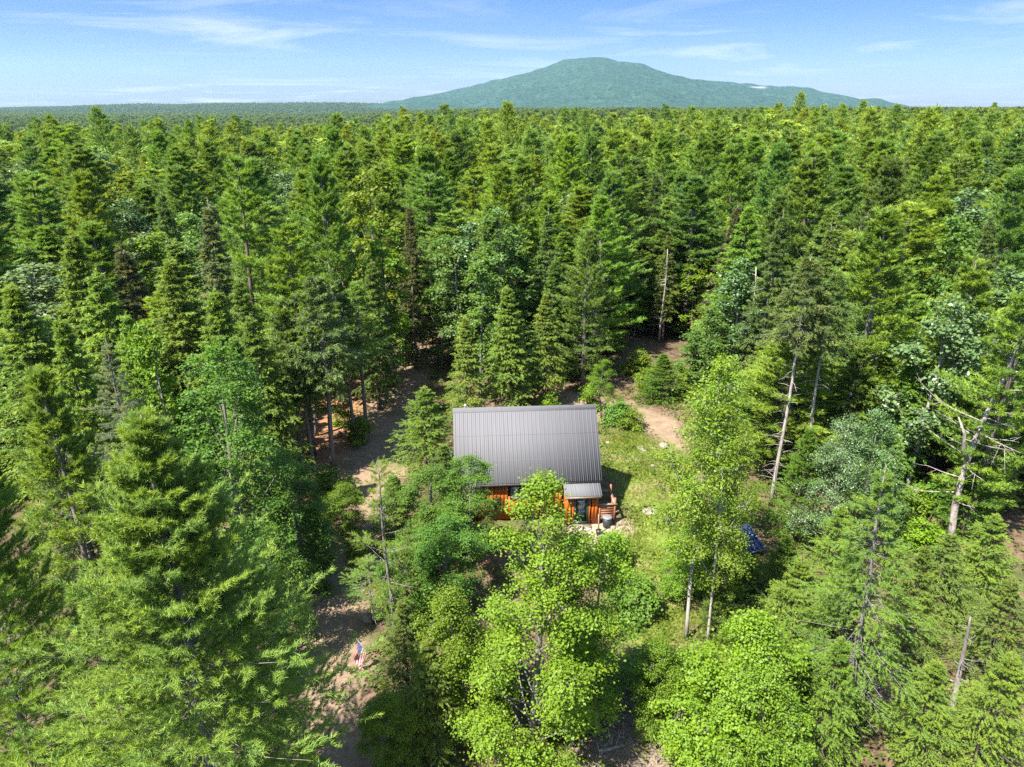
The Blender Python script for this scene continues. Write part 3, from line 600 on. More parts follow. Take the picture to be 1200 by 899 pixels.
# entry porch with its lean-to roof
PX0, PX1, PY = 2.0, 3.80, -3.2
slope('porch_roof', -WY - .04, 2.80, -3.50, 2.36, PX0 - .10, PX1 + .12, 8, .045)
mb = MB(); mb.box(PX0 - .07, PX1 + .09, -3.50, -3.46, 2.22, 2.352); mb.build('porch_fascia', MT['greywood'], cab)
ptop = lambda y: 2.80 - (-y - WY) * (.44 / 1.05) - .07
DX0, DX1, DZ1 = 2.47, 3.27, 2.16
siding(PX0, PX1, PY, 'x', Z0, lambda x: ptop(-PY * -1), [(DX0, DX1, Z0, DZ1)], .18)
siding(PY + .04, -WY - .04, PX0 + .03, 'y', Z0, ptop, (), .18); siding(PY + .04, -WY - .04, PX1 - .03, 'y', Z0, ptop, (), .18)
d = bpy.data.objects.new('door', None); COL.objects.link(d); d.parent = cab
fr(DX0, DX1, Z0 + .03, DZ1, PY - .02, .11, 'door_frame', MT['doorgreen'], d, .04)
mb = MB(); mb.box(DX0 + .11, DX1 - .11, PY - .01, PY + .01, Z0 + .14, DZ1 - .11); mb.build('panel', MT['doorgreen'], d)
mb = MB(); mb.box(DX0 + .11, DX1 - .11, PY - .03, PY - .02, Z0 + .75, DZ1 - .11); mb.build('pane', MT['glass'], d)
mb = MB(); mb.tube([(DX0 + .05, PY - .10, 1.45), (DX0 + .05, PY - .06, 1.45)], .03, 8); mb.build('handle', MT['greywood'], d)
for x in (DX0 - .055, DX1 + .055):
    mb = MB(); mb.box(x - .05, x + .05, PY - .055, PY - .034, Z0, DZ1 + .05); mb.build('door_casing', MT['siding'], cab)
mb = MB(); mb.box(DX0 - .1, DX1 + .15, PY - .42, PY - .05, .46, .50); mb.box(DX0 - .05, DX1 + .1, PY - .38, PY - .08, .30, .458); mb.build('door_step', MT['greywood'], cab)
# small side deck with board railing
for i in range(7):
    mb = MB(); x = PX1 + .06 + i * .135; mb.box(x, x + .125, -3.12, -1.9, .60, .64); mb.build('deck_plank', MT['deckwood'], cab)
for x, y, h in ((PX1 + .10, -3.14, 1.62), (4.74, -3.14, 2.02), (4.74, -1.9, 2.15), (4.74, -2.5, 1.7)):
    mb = MB(); mb.box(x - .05, x + .05, y - .05, y + .05, .2, h); mb.build('deck_post', MT['deckwood'], cab)
for k in range(6):
    mb = MB(); mb.box(PX1 + .16, 4.68, -3.17, -3.13, .72 + k * .15, .85 + k * .15, ); mb.build('railing_board', MT['deckwood'], cab)
mb = MB(); mb.box(PX1 + .02, 4.86, -3.23, -3.07, 1.622, 1.66); mb.build('top_rail', MT['greywood'], cab)
mb = MB(); mb.box(4.68, 4.83, -3.06, -1.96, 1.60, 1.64); mb.build('top_rail', MT['greywood'], cab)
mb = MB(); mb.box(PX1 + .05, 4.68, -1.93, -1.87, 1.72, 1.80); mb.build('back_rail', MT['greywood'], cab)
# roof vent, behind the ridge
mb = MB(); mb.tube([(-3.35, .35, RZ - .5), (-3.35, .35, RZ + .08)], .05, 10); mb.tube([(-3.35, .35, RZ + .08), (-3.35, .35, RZ + .17)], [.10, .04], 10); mb.build('roof_vent', MT['white'], cab)

# ------------------------------------------------------------------ small things about the yard
MT['stone'] = plain('pale_stone', (.19, .16, .125), .9, .3, 3.0, 0, .5); MT['greystone'] = plain('grey_stone', (.18, .165, .145), .9, .3, 4.0, 0, .5)
MT['black'] = plain('black_plastic', (.02, .021, .022), .45, .2); MT['lidgrey'] = plain('grey_lid', (.12, .125, .13), .5, .1)
def rock(name, x, y, sx, sy, sz, seed, label, material='stone', rz=0., z=0.0, flat=False):
    rng = np.random.default_rng(seed); mb = MB(); nl, nk = 7, 12
    dirs = rng.normal(size=(9, 3)); dirs = unit(dirs); cut = rng.uniform(.62, .95, 9); v = []
    for i in range(nl):
        for k in range(nk):
            th = math.pi * i / (nl - 1); p = np.array([math.sin(th) * math.cos(k * 6.283 / nk), math.sin(th) * math.sin(k * 6.283 / nk), math.cos(th)])
            dd = dirs @ p; r = min(1.0, float(np.min(np.where(dd > .05, cut / np.maximum(dd, .05), 9)))); v.append(p * r * (1 + rng.normal() * .02) * [sx / 2, sy / 2, sz])
    f = [t for i in range(nl - 1) for k in range(nk) for t in ((i * nk + k, (i + 1) * nk + k, (i + 1) * nk + (k + 1) % nk), (i * nk + k, (i + 1) * nk + (k + 1) % nk, i * nk + (k + 1) % nk))]
    mb.add(v, f); o = mb.build(name, MT[material]); o.location = (x, y, g1(x, y) + z); o.rotation_euler = (0, 0, rz); return tag(o, label, 'rock')
P = on_ground
rock('stone_slab', *P(762, 602), 1.15, 1.0, .22, 1, 'large flat pale slab lying on the lawn right of the cabin deck', rz=-.5)
rock('flat_stone', *P(684, 620.5), .95, .45, .13, 2, 'flat stepping stone lying in front of the dark green cabin door', 'greystone')
rock('small_stone', *P(718, 619), .38, .3, .18, 3, 'small whitish stone beside the black bin at the deck corner')
BR = [(524, 614, .95, .7, .55, 'largest pale boulder in the tree shade left of the cabin front'), (541, 622, .45, .4, .3, 'small pale stone just right of the large shaded boulder'), (509, 609, .45, .4, .35, 'grey stone just left of the large shaded boulder'),
      (487, 637, .40, .35, .3, 'small round pale stone below the shaded boulder by the grey trunk'), (500, 650, .7, .5, .3, 'low tan rock under the trees between the cabin and track'), (520, 646, .6, .5, .25, 'low flat rock below the large shaded boulder'),
      (474, 668, .9, .6, .3, 'broad tan rock beside the slim grey trunk at the track'), (431, 728, .7, .5, .28, 'pale rock at the foot of the small pine by the track'), (765, 545, .4, .3, .1, 'pale flat stone in the worn patch of the upper lawn'),
      (752, 527, 1.0, .5, .10, 'wide pale ledge showing at the edge of the back track'), (712, 522, .4, .3, .2, 'small pale rock by the bushes at the right gable'), (778, 522, .9, .6, .2, 'pale rock at the bend where track meets lawn')]
for i, (px, py, sx, sy, sz, lb) in enumerate(BR): rock('boulder', *P(px, py), sx, sy, sz, 20 + i, lb, 'stone' if i % 3 else 'greystone', rz=i * 1.3)
# bin, post, board
x, y = P(711, 617.5); t_ = empty('bin', (x, y, g1(x, y)), .2); tag(t_, 'small black bin with a grey lid standing against the deck boards', 'bin')
mb = MB(); mb.tube([(0, 0, 0), (0, 0, .05), (0, 0, .62)], [.20, .22, .27], 14); mb.build('body', MT['black'], t_); mb = MB(); mb.tube([(0, 0, .622), (0, 0, .66), (0, 0, .70)], [.285, .285, .20], 14); mb.build('lid', MT['lidgrey'], t_)
for e in (-1, 1): mb = MB(); mb.tube([(e * .25, 0, .50), (e * .36, 0, .53), (e * .36, 0, .57), (e * .25, 0, .58)], .015, 5); mb.build('handle', MT['black'], t_)
x, y = P(701.5, 626); t_ = empty('garden_post', (x, y, g1(x, y))); tag(t_, 'thin weathered post standing in a dark pot on the gravel', 'post')
mb = MB(); mb.tube([(0, 0, .05), (-.03, .01, .6), (-.05, .02, 1.25)], [.045, .04, .032], 7); mb.build('post', MT['greywood'], t_); mb = MB(); mb.tube([(0, 0, 0), (0, 0, .22), (0, 0, .25)], [.13, .17, .18], 12); mb.build('pot', MT['black'], t_)
x, y = P(727, 602); mb = MB(); mb.box(-.33, .33, -.06, .06, 0, .045); o = mb.build('board', MT['greywood']); o.location = (x, y, g1(x, y) + .05); o.rotation_euler = (0, 0, .05); tag(o, 'short weathered board lying on the grass beside the side deck', 'board')
# tarp over a low pile beside the left end of the cabin
x, y = P(519, 545); rng = np.random.default_rng(4); mb = MB(); n = 22; uu, vv = np.meshgrid(np.linspace(-1, 1, n), np.linspace(-1, 1, n)); hh = .95 * np.clip(1.15 - np.maximum(np.abs(uu), np.abs(vv)) ** 4, 0, 1) * (1 + .12 * wob(uu * 3, vv * 3, 1.2, 1)) + .04 * wob(uu * 9, vv * 9, 1.1, 2)
q = face_quads(n, n); mb.add(np.stack([uu.ravel() * .85, vv.ravel() * .75, np.maximum(hh, .02).ravel()], 1), np.concatenate([q[:, :3], q[:, [0, 2, 3]]])); MT['tarp'] = plain('silver_tarp', (.22, .24, .26), .4, .15, 5)
o = mb.build('tarpaulin', MT['tarp'], None, True); o.location = (x, y, g1(x, y)); tag(o, 'crumpled silver grey tarpaulin over a low pile at the cabin\'s left end', 'tarpaulin')
# solar panel leaning in the bushes
MT['cell'] = plain('blue_solar_cell', (.010, .022, .085), .16, .2, 4); MT['alu'] = plain('panel_frame', (.22, .25, .33), .4, .1, 5, .6)
x, y = P(884, 652); t_ = empty('solar_panel', (x, y, g1(x, y) + .35), R_(22)); tag(t_, 'dark blue glassy panel on low legs among the bushes right of the lawn', 'solar panel')
ca, sa = math.cos(R_(24)), math.sin(R_(24)); pt_ = lambda u, v, k=0.0: (u, v * ca - k * sa, v * sa + k * ca)
def tilt_box(u0, u1, v0, v1, k0, k1, name, m_):
    mb = MB(); c = [pt_(u, v, k) for k in (k0, k1) for v in (v0, v1) for u in (u0, u1)]; qd = [(0, 2, 3, 1), (4, 5, 7, 6), (0, 1, 5, 4), (2, 6, 7, 3), (0, 4, 6, 2), (1, 3, 7, 5)]; mb.add(c, [t for a, b, c_, d_ in qd for t in ((a, b, c_), (a, c_, d_))]); return mb.build(name, MT[m_], t_)
tilt_box(-.66, .66, 0, 1.6, -.03, 0, 'back_sheet', 'alu')
for i in range(4):
    for j in range(5): tilt_box(-.63 + i * .32, -.63 + i * .32 + .30, .03 + j * .312, .03 + j * .312 + .295, .002, .008, 'cell', 'cell')
for u0, u1, v0, v1 in ((-.70, .70, -.04, 0), (-.70, .70, 1.6, 1.64), (-.70, -.66, 0, 1.6), (.66, .70, 0, 1.6)): tilt_box(u0, u1, v0, v1, -.04, .02, 'frame_bar', 'alu')
for u in (-.6, .6):
    for v in (.1, 1.5):
        mb = MB(); p = pt_(u, v, -.04); mb.box(p[0] - .02, p[0] + .02, p[1] - .02, p[1] + .02, -.4, p[2]); mb.build('leg', MT['alu'], t_)
# flag on a leaning stick at the track side
def flag_mat():
    m, t, o = mat('flag_cloth'); b = N(t, 'ShaderNodeBsdfPrincipled', ins={'Roughness': .8}); U = N(t, 'ShaderNodeAttribute', attribute_name='fu').outputs['Fac']; V = N(t, 'ShaderNodeAttribute', attribute_name='fv').outputs['Fac']
    st = M(t, 'GREATER_THAN', M(t, 'MODULO', M(t, 'MULTIPLY', V, 13.0), 2.0), 1.0); c = mixrgb(t, st, (.30, .012, .02), (.36, .355, .35))
    cu, cv = M(t, 'MULTIPLY', U, 15.0), M(t, 'MULTIPLY', V, 16.7)                      # the star field: rows of white dots, every other row shifted
    row = M(t, 'FLOOR', cv); sh = M(t, 'MULTIPLY', M(t, 'MODULO', row, 2.0), .5); a = M(t, 'SUBTRACT', M(t, 'FRACT', M(t, 'ADD', cu, sh)), .5); bb = M(t, 'SUBTRACT', M(t, 'FRACT', cv), .5)
    dot = M(t, 'LESS_THAN', M(t, 'ADD', M(t, 'MULTIPLY', a, a), M(t, 'MULTIPLY', bb, bb)), .06); ct = mixrgb(t, dot, (.010, .022, .13), (.36, .36, .37))
    inb = M(t, 'MULTIPLY', M(t, 'LESS_THAN', U, .4), M(t, 'LESS_THAN', V, 7 / 13)); c = mixrgb(t, inb, c, ct); t.links.new(c, b.inputs['Base Color']); t.links.new(b.outputs[0], o.inputs[0]); return m
MT['flag'] = flag_mat()
x, y = P(446, 784); t_ = empty('flag', (x, y, g1(x, y))); tag(t_, 'stars and stripes flag hanging from a leaning stick beside the dirt track', 'flag')
pb, pt2 = np.array([0, 0, -.1]), np.array([-.86, .05, 1.50]); mb = MB(); mb.tube([pb, (pb + pt2) / 2, pt2], [.022, .02, .016], 7); mb.build('stick', MT['greywood'], t_)
mb = MB(); mb.tube([pt2, pt2 + [-.02, 0, .03], pt2 + [-.04, 0, .06]], [.02, .032, .012], 8); mb.build('finial', MT['lidgrey'], t_)
nu, nv = 26, 18; uu, vv = np.meshgrid(np.linspace(0, 1, nu), np.linspace(0, 1, nv)); dr = unit(pb - pt2); ho = pt2 + dr * .05
pos = ho + dr * (vv[..., None] * .68) + np.array([-.30, -.16, -.94]) * (uu[..., None] * .90); pos[..., 1] += .07 * np.sin(uu * 7 + vv * 5) * uu - .03 * np.sin(vv * 9) * uu; pos[..., 0] += .05 * np.sin(vv * 8 + uu * 3) * uu
q = face_quads(nv, nu); mb = MB(); mb.add(pos.reshape(-1, 3), np.concatenate([q[:, :3], q[:, [0, 2, 3]]])); o = mb.build('cloth', MT['flag'], t_, True)
for nm, a in (('fu', uu), ('fv', vv)): at = o.data.attributes.new(nm, 'FLOAT', 'POINT'); at.data.foreach_set('value', a.ravel().astype(np.float32))
# fallen logs
def log(px, py, L, r, rz, label, m_='deadwood'):
    x, y = P(px, py); mb = MB(); s = np.linspace(-.5, .5, 6); mb.tube(np.stack([s * L, .05 * np.sin(s * 5), .02 * np.sin(s * 9)], 1), r * (1 - .35 * (s + .5)), 8)
    for i in range(6): a = rgl.uniform(0, 3.1); p = np.array([rgl.uniform(-.4, .4) * L, 0, 0]); mb.tube([p, p + [rgl.uniform(.1, .5), math.cos(a) * .5, math.sin(a) * .5]], [.02, .006], 4)
    o = mb.build('fallen_log', MT[m_], None, True); o.location = (x, y, g1(x, y) + r * .8); o.rotation_euler = (0, rgl.uniform(-.03, .03), rz); tag(o, label, 'log')
log(745, 872, 3.0, .07, .3, 'grey fallen pole lying across the brown slash below the maples'); log(702, 892, 2.4, .09, 1.0, 'thick pale log end at the bottom edge beside the slash')
log(1075, 790, 3.2, .07, -.5, 'fallen grey branch pole on the brown patch beside the leaning dead trunk'); log(1080, 565, 3.5, .09, .4, 'fallen trunk on the bare ground left of the crooked dead tree'); log(800, 448, 2.6, .1, .2, 'log lying in the shade of the earth bank beyond the yard')
log(455, 415, 2.4, .08, .1, 'log lying across the far needle strewn track')

# ------------------------------------------------------------------ trees one can point at
A, B_ = apex, rooted
A('pineA', 150, 486, 15.2, 10.4, 'pinelight', 'huge bright white pine filling the lower left corner', yaw=.6, lean=(.03, 0))
A('pineA', -115, 420, 17.5, 7.4, 'pine', 'white pine cut by the left edge with only its branch tips in view', yaw=2.3)
A('oakA', 242, 408, 27, 6.2, 'mapledk', 'broad mid green hardwood right behind the top of the corner pine', yaw=1.)
A('oakA', 345, 540, 29.5, 4.8, 'mapledk', 'low dark spreading hardwood between the corner pine and the track bend', yaw=3.)
A('mapleB', 396, 565, 33.5, 2.8, 'maple', 'small leafy maple at the left edge of the track bend')
A('mapleB', 318, 615, 24.5, 3.4, 'mapledk', 'shaded low maple at the left side of the track above the pine\'s branch tips')
A('spruceA', 120, 398, 30, 5.0, 'sprucegrey', 'thin greyish spruce just left of and behind the corner pine\'s tip', yaw=1.)
A('spruceA', 60, 455, 25, 5.0, 'sprucegrey', 'shaded sparse spruce left of the greyish spruce at the left side')
A('pine1', 40, 430, 24, 5.2, 'pine', 'shaded pine at the left edge behind the edge branch tips')
A('dec1', 178, 372, 36, 3.4, 'maple', 'slim bright green hardwood standing between the yellowish hemlocks at left')
for px, py, d, w, k, c, lb in ((15, 335, 36, 6.6, 'hem0', 'hem', 'yellowish hemlock at the left edge below the deep shadow gap'), (75, 272, 46, 6.6, 'hem1', 'hem', 'pointed hemlock near the left edge rising above the shadow gap'), (110, 315, 41, 6.2, 'hem2', 'hem', 'full hemlock between the left edge hemlocks and the slim bright hardwood'),
                               (195, 305, 42, 6.4, 'hem0', 'hem', 'golden green hemlock straight above the slim bright hardwood'), (247, 338, 39, 6.0, 'hem1', 'hem', 'bushy hemlock right of the slim bright hardwood'), (150, 365, 37, 4.0, 'hem2', 'hem', 'low hemlock just left of the slim bright hardwood'), (290, 368, 38, 4.6, 'hem2', 'hem', 'hemlock left of the dark twin trunks of the needle grove'),
                               (75, 370, 33, 4.6, 'hem1', 'hem', 'hemlock in front of the left edge group with dark hollows beneath'), (270, 395, 34, 4, 'hem0', 'hemdark', 'darker hemlock behind the broad mid green hardwood')):
    A(k, px, py, d, w, c, lb)
A('spruce1', 240, 232, 49, 5.2, 'sprucegrey', 'tall sparse grey brown spruce above the golden hemlocks', yaw=.5)
A('pine1', 372, 180, 53, 8.2, 'pine', 'tall white pine with an open dark trunk above the layered pine', yaw=1.2)
A('pine2', 335, 262, 43, 7.6, 'pineyel', 'bright layered white pine with flat plumes above the needle grove', yaw=.2)
A('spruceG', 368, 322, 41, 4.8, 'spruce', 'olive spruce with a long bare trunk at the front of the needle grove', yaw=.4)
A('spruceG', 330, 350, 41.5, 4.4, 'spruce', 'olive spruce above the left of the grove\'s dark twin trunks'); A('spruceG', 347, 372, 41, 3.8, 'spruce', 'olive spruce above the right of the grove\'s dark twin trunks')
A('spruceG', 400, 345, 45, 3.8, 'spruce', 'dark spruce right of the long bare trunk in the needle grove'); A('spruceG', 352, 335, 46, 3.6, 'spruce', 'slender spruce behind the long bare trunk of the needle grove')
A('hem1', 432, 305, 51, 4.6, 'hemdark', 'dark hemlock at the far side of the needle grove'); A('spruceG', 415, 330, 47, 4.2, 'hemdark', 'dark hemlock right of the grove spruces')
A('dec0', 425, 200, 62, 6.2, 'mapleyel', 'large bright yellow green hardwood right of the tall open pine')
A('dec2', 450, 262, 56, 4.6, 'maple', 'fresh green hardwood at the head of the dirt track, left side'); A('spruce1', 478, 236, 60, 3.6, 'sprucebrown', 'brown tinged spruce behind the hardwoods at the head of the track')
A('dec3', 512, 275, 60, 4.6, 'mapleblue', 'blue green ash on the right side of the track head'); A('dec3', 560, 300, 54, 4.4, 'mapleblue', 'blue green ash nearer the cabin than its twin at the track head'); A('dec2', 478, 330, 61, 3.0, 'mapledk', 'small hardwood on a dark stem in the middle of the track head')
A('hem1', 597, 335, 50, 5.0, 'hem', 'light hemlock behind the left half of the cabin roof'); A('hem0', 545, 372, 47.5, 3.4, 'hem', 'small hemlock behind the cabin\'s left gable'); A('hem2', 575, 235, 60, 5, 'fir', 'bright green hemlock above the light hemlock behind the roof')
A('pine3', 690, 268, 55.5, 6.2, 'hemdark', 'big sparse grey green pine behind the right half of the roof', yaw=2.); A('spruce1', 648, 300, 57, 4.2, 'hemdark', 'dark conifer left of the big sparse pine behind the roof'); A('hem0', 640, 345, 52, 4.0, 'hem', 'light hemlock right behind the middle of the roof')
B_('mapleC', 705, 487, 4.6, 2.4, 'maple', 'young hardwood on a slim stem behind the right end of the roof', yaw=1.); B_('mapleC', 718, 486, 2.6, 1.6, 'maple', 'lower young hardwood right of the slim stemmed one behind the roof')
B_('hemB', 777, 470, 4.0, 4.4, 'fir', 'small broad fir casting a dark shadow on the earth bank beyond the yard')
A('snag0', 781, 290, 67, 2.6, 'dead', 'tall bare pale stem in front of the dark gap beyond the bank'); A('spruce2', 787, 265, 67.5, 3.6, 'hemdark', 'dark spruce on a long pale stem beyond the earth bank'); A('spruce0', 775, 262, 70, 4.2, 'hemdark', 'dark spruce behind the pale stems beyond the earth bank')
A('spruce1', 862, 236, 61, 4.8, 'sprucebrown', 'pointed brown tinged spruce right of the dark gap beyond the bank'); A('spruce1', 768, 198, 73, 4.6, 'spruce', 'dark olive spruce high above the earth bank'); A('dec2', 820, 300, 68, 4.6, 'maple', 'bright hardwood right of the pale stems beyond the bank')
A('asp0', 872, 305, 54, 5.0, 'asp', 'grey green aspen with bare white twigs left of the twin trunked spruce'); A('snag0', 876, 312, 53, 3.0, 'dead', 'bare white twiggy dead tree in front of the grey green aspen'); A('dec3', 840, 362, 52, 4.4, 'mapleblue', 'blue green hardwood at the right end of the earth bank'); A('dec0', 815, 385, 56, 3.6, 'mapleblue', 'small blue green hardwood on the bank behind the yellow birch')
A('pine3', 915, 228, 60, 7.2, 'pineblue', 'broad blue green pine above the twin trunked spruce'); A('pine1', 1040, 242, 42, 9.2, 'pine', 'big light green white pine right of the twin trunked spruce', yaw=.9)
A('spruceT', 948, 298, 36.5, 4.6, 'spruce', 'dark olive spruce on the left one of two tall bare pale trunks', yaw=.3); A('spruceT', 982, 318, 36.8, 4.0, 'spruce', 'dark olive spruce on the right one of two tall bare pale trunks', yaw=2.)
B_('birchA', 804, 752, 13.0, 4.4, 'birch', 'yellow green birch on a white trunk at the right edge of the lawn', yaw=1.8, lean=(.05, 0)); B_('birchA', 828, 760, 11.2, 3.2, 'birch', 'second birch close behind the yellow green one, on a shorter white trunk', yaw=4.)
A('mapleB', 838, 580, 30.5, 3.6, 'mapledk', 'dark green bushy maple right of the two birch trunks'); A('mapleB', 812, 610, 28, 3.0, 'maple', 'low maple around the foot of the white birch trunk'); A('mapleC', 880, 520, 32, 3.6, 'birch', 'thin hardwood between the yellow birch and the bare trunks')
A('aspenA', 992, 490, 31.5, 4.4, 'asp', 'silvery leaved aspen right of the yellow green birch', yaw=.5); A('aspenA', 1034, 486, 31, 4.4, 'asp', 'second silvery aspen, just right of the first')
A('spruceA', 1052, 540, 20.5, 5.4, 'hem', 'ragged yellow tipped spruce with a bare grey trunk, lower right', yaw=.7, lean=(-.06, 0)); A('snag2', 1145, 735, 20.5, 2.0, 'dead', 'leaning broken grey trunk over the brown patch at lower right', lean=(.16, 0))
B_('snag1', 1115, 634, 12.2, 4.4, 'dead', 'crooked forked dead tree with pale bark at the right side', yaw=.3, lean=(.01, 0)); A('asp0', 1112, 352, 37, 5.2, 'asp', 'silver green aspen left of the crooked forked dead tree'); A('pine0', 1150, 300, 40, 7.0, 'pine', 'large soft pine behind the crooked forked dead tree'); A('pine2', 1210, 330, 33, 6.4, 'pine', 'pine cut by the right edge above the crooked dead tree')
A('mapleA', 622, 568, 18.8, 6.9, 'maple', 'bright green maple standing right in front of the cabin', yaw=.4, lean=(.02, 0)); A('mapleC', 716, 632, 20, 3.6, 'maple', 'slender maple on a curved grey trunk right of the bright front maple', yaw=1.1, lean=(-.02, 0)); A('mapleB', 868, 728, 18.5, 5.0, 'maple', 'round bright maple at the bottom right of the lawn', yaw=.8)
A('mapleB', 540, 690, 20.5, 3.8, 'maple', 'leafy maple at the left foot of the bright front maple'); A('mapleB', 905, 800, 16.8, 3.8, 'birch', 'yellowish maple at the bottom edge right of the round bright maple'); A('mapleB', 690, 740, 21.5, 3.2, 'mapledk', 'shaded maple beneath the slender curved maple'); A('mapleB', 780, 745, 20.5, 2.8, 'maple', 'low maple left of the round bright maple below the birch trunks')
B_('pineB', 463, 768, 9.6, 3.4, 'hem', 'slim sparse conifer on a straight pale trunk beside the track', yaw=.5); B_('pineB', 439, 731, 3.6, 3.2, 'hemdark', 'small flat topped conifer on a dark stem at the track\'s right edge')
A('hemA', 494, 452, 40.5, 5.4, 'hem', 'pointed hemlock at the cabin\'s left gable', yaw=.2); A('oakA', 546, 537, 30.5, 4.2, 'mapledk', 'dark leafy hardwood hiding the cabin\'s lower left corner', yaw=.7); A('oakA', 505, 552, 31.5, 4.4, 'mapledk', 'dark leafy hardwood left of the one at the cabin corner'); A('hemB', 462, 555, 33, 3.8, 'hemdark', 'dark young hemlock behind the slim conifer trunk'); A('hemA', 520, 520, 34.5, 3.6, 'hemdark', 'dark hemlock touching the roof\'s lower left corner')
A('oakA', 513, 604, 27, 4.4, 'mapledk', 'dark hardwood among the pale boulders in front of the cabin'); A('mapleB', 470, 640, 26, 2.8, 'mapledk', 'dark leafy maple right of the slim conifer trunk'); A('hemA', 470, 705, 21.5, 3.2, 'hemdark', 'young hemlock right of the flag'); A('hemA', 505, 745, 19.5, 3.4, 'hem', 'young hemlock left of the bright front maple\'s base'); A('mapleB', 452, 805, 18.6, 2.6, 'maple', 'small maple at the bottom edge below the flag')
for px, py, d, w, k, c, lb in ((950, 500, 33, 3.8, 'hemB', 'fir', 'bright fir below the silvery aspens'), (922, 625, 28, 2.8, 'hemB', 'fir', 'bushy green fir just right of the blue panel'), (938, 650, 24.5, 3.8, 'hemA', 'fir', 'fresh green fir below the silvery aspens, in front of the blue panel\'s right'), (985, 590, 27.5, 3.6, 'hemA', 'hem', 'yellow green young hemlock left of the ragged spruce'),
                               (1000, 655, 22.5, 3.6, 'hemB', 'hem', 'young hemlock touching the left side of the ragged spruce'), (1085, 640, 24, 3.4, 'hemA', 'hem', 'young hemlock right of the ragged spruce'), (1120, 625, 26.5, 3.6, 'hemA', 'hemdark', 'dense young hemlock at the crooked dead tree\'s foot'), (1165, 600, 28, 4, 'hemA', 'hem', 'broad young hemlock right of the crooked dead tree\'s foot'),
                               (1190, 675, 22.5, 3.8, 'hemA', 'hemdark', 'dark young hemlock at the right edge above the shadows'), (1185, 760, 18.5, 3.6, 'hemA', 'hem', 'olive young hemlock in the bottom right corner'), (1100, 775, 18.8, 3.4, 'hemA', 'hem', 'olive hemlock below the leaning broken trunk'), (985, 745, 18.8, 3.2, 'hemA', 'hem', 'olive young hemlock at the ragged spruce\'s left foot'),
                               (940, 765, 19.5, 2.8, 'hemB', 'fir', 'green fir between the round maple and the ragged spruce'), (1075, 420, 38, 4.2, 'hem1', 'fir', 'fresh green hemlock below the big light pine'), (1010, 400, 39, 4.6, 'hem2', 'hem', 'yellow green hemlock at the foot of the big light pine'),
                               (905, 400, 43, 4.6, 'hem0', 'hem', 'olive hemlock left of the two bare trunks'), (1185, 440, 36, 4.6, 'hem1', 'hemdark', 'shaded hemlock at the right edge behind the crooked dead tree'), (1150, 520, 33.5, 3.6, 'hemB', 'fir', 'small fir in the shade right of the crooked dead tree'), (850, 668, 25, 2.2, 'hemB', 'fir', 'small fir left of the blue panel'), (1045, 500, 35, 3.6, 'hem0', 'hemdark', 'dark hemlock between the aspens and the crooked dead tree'), (860, 440, 45, 4.4, 'dec0', 'mapledk', 'mid green hardwood behind the yellow birch crown')):
    A(k, px, py, d, w, c, lb)
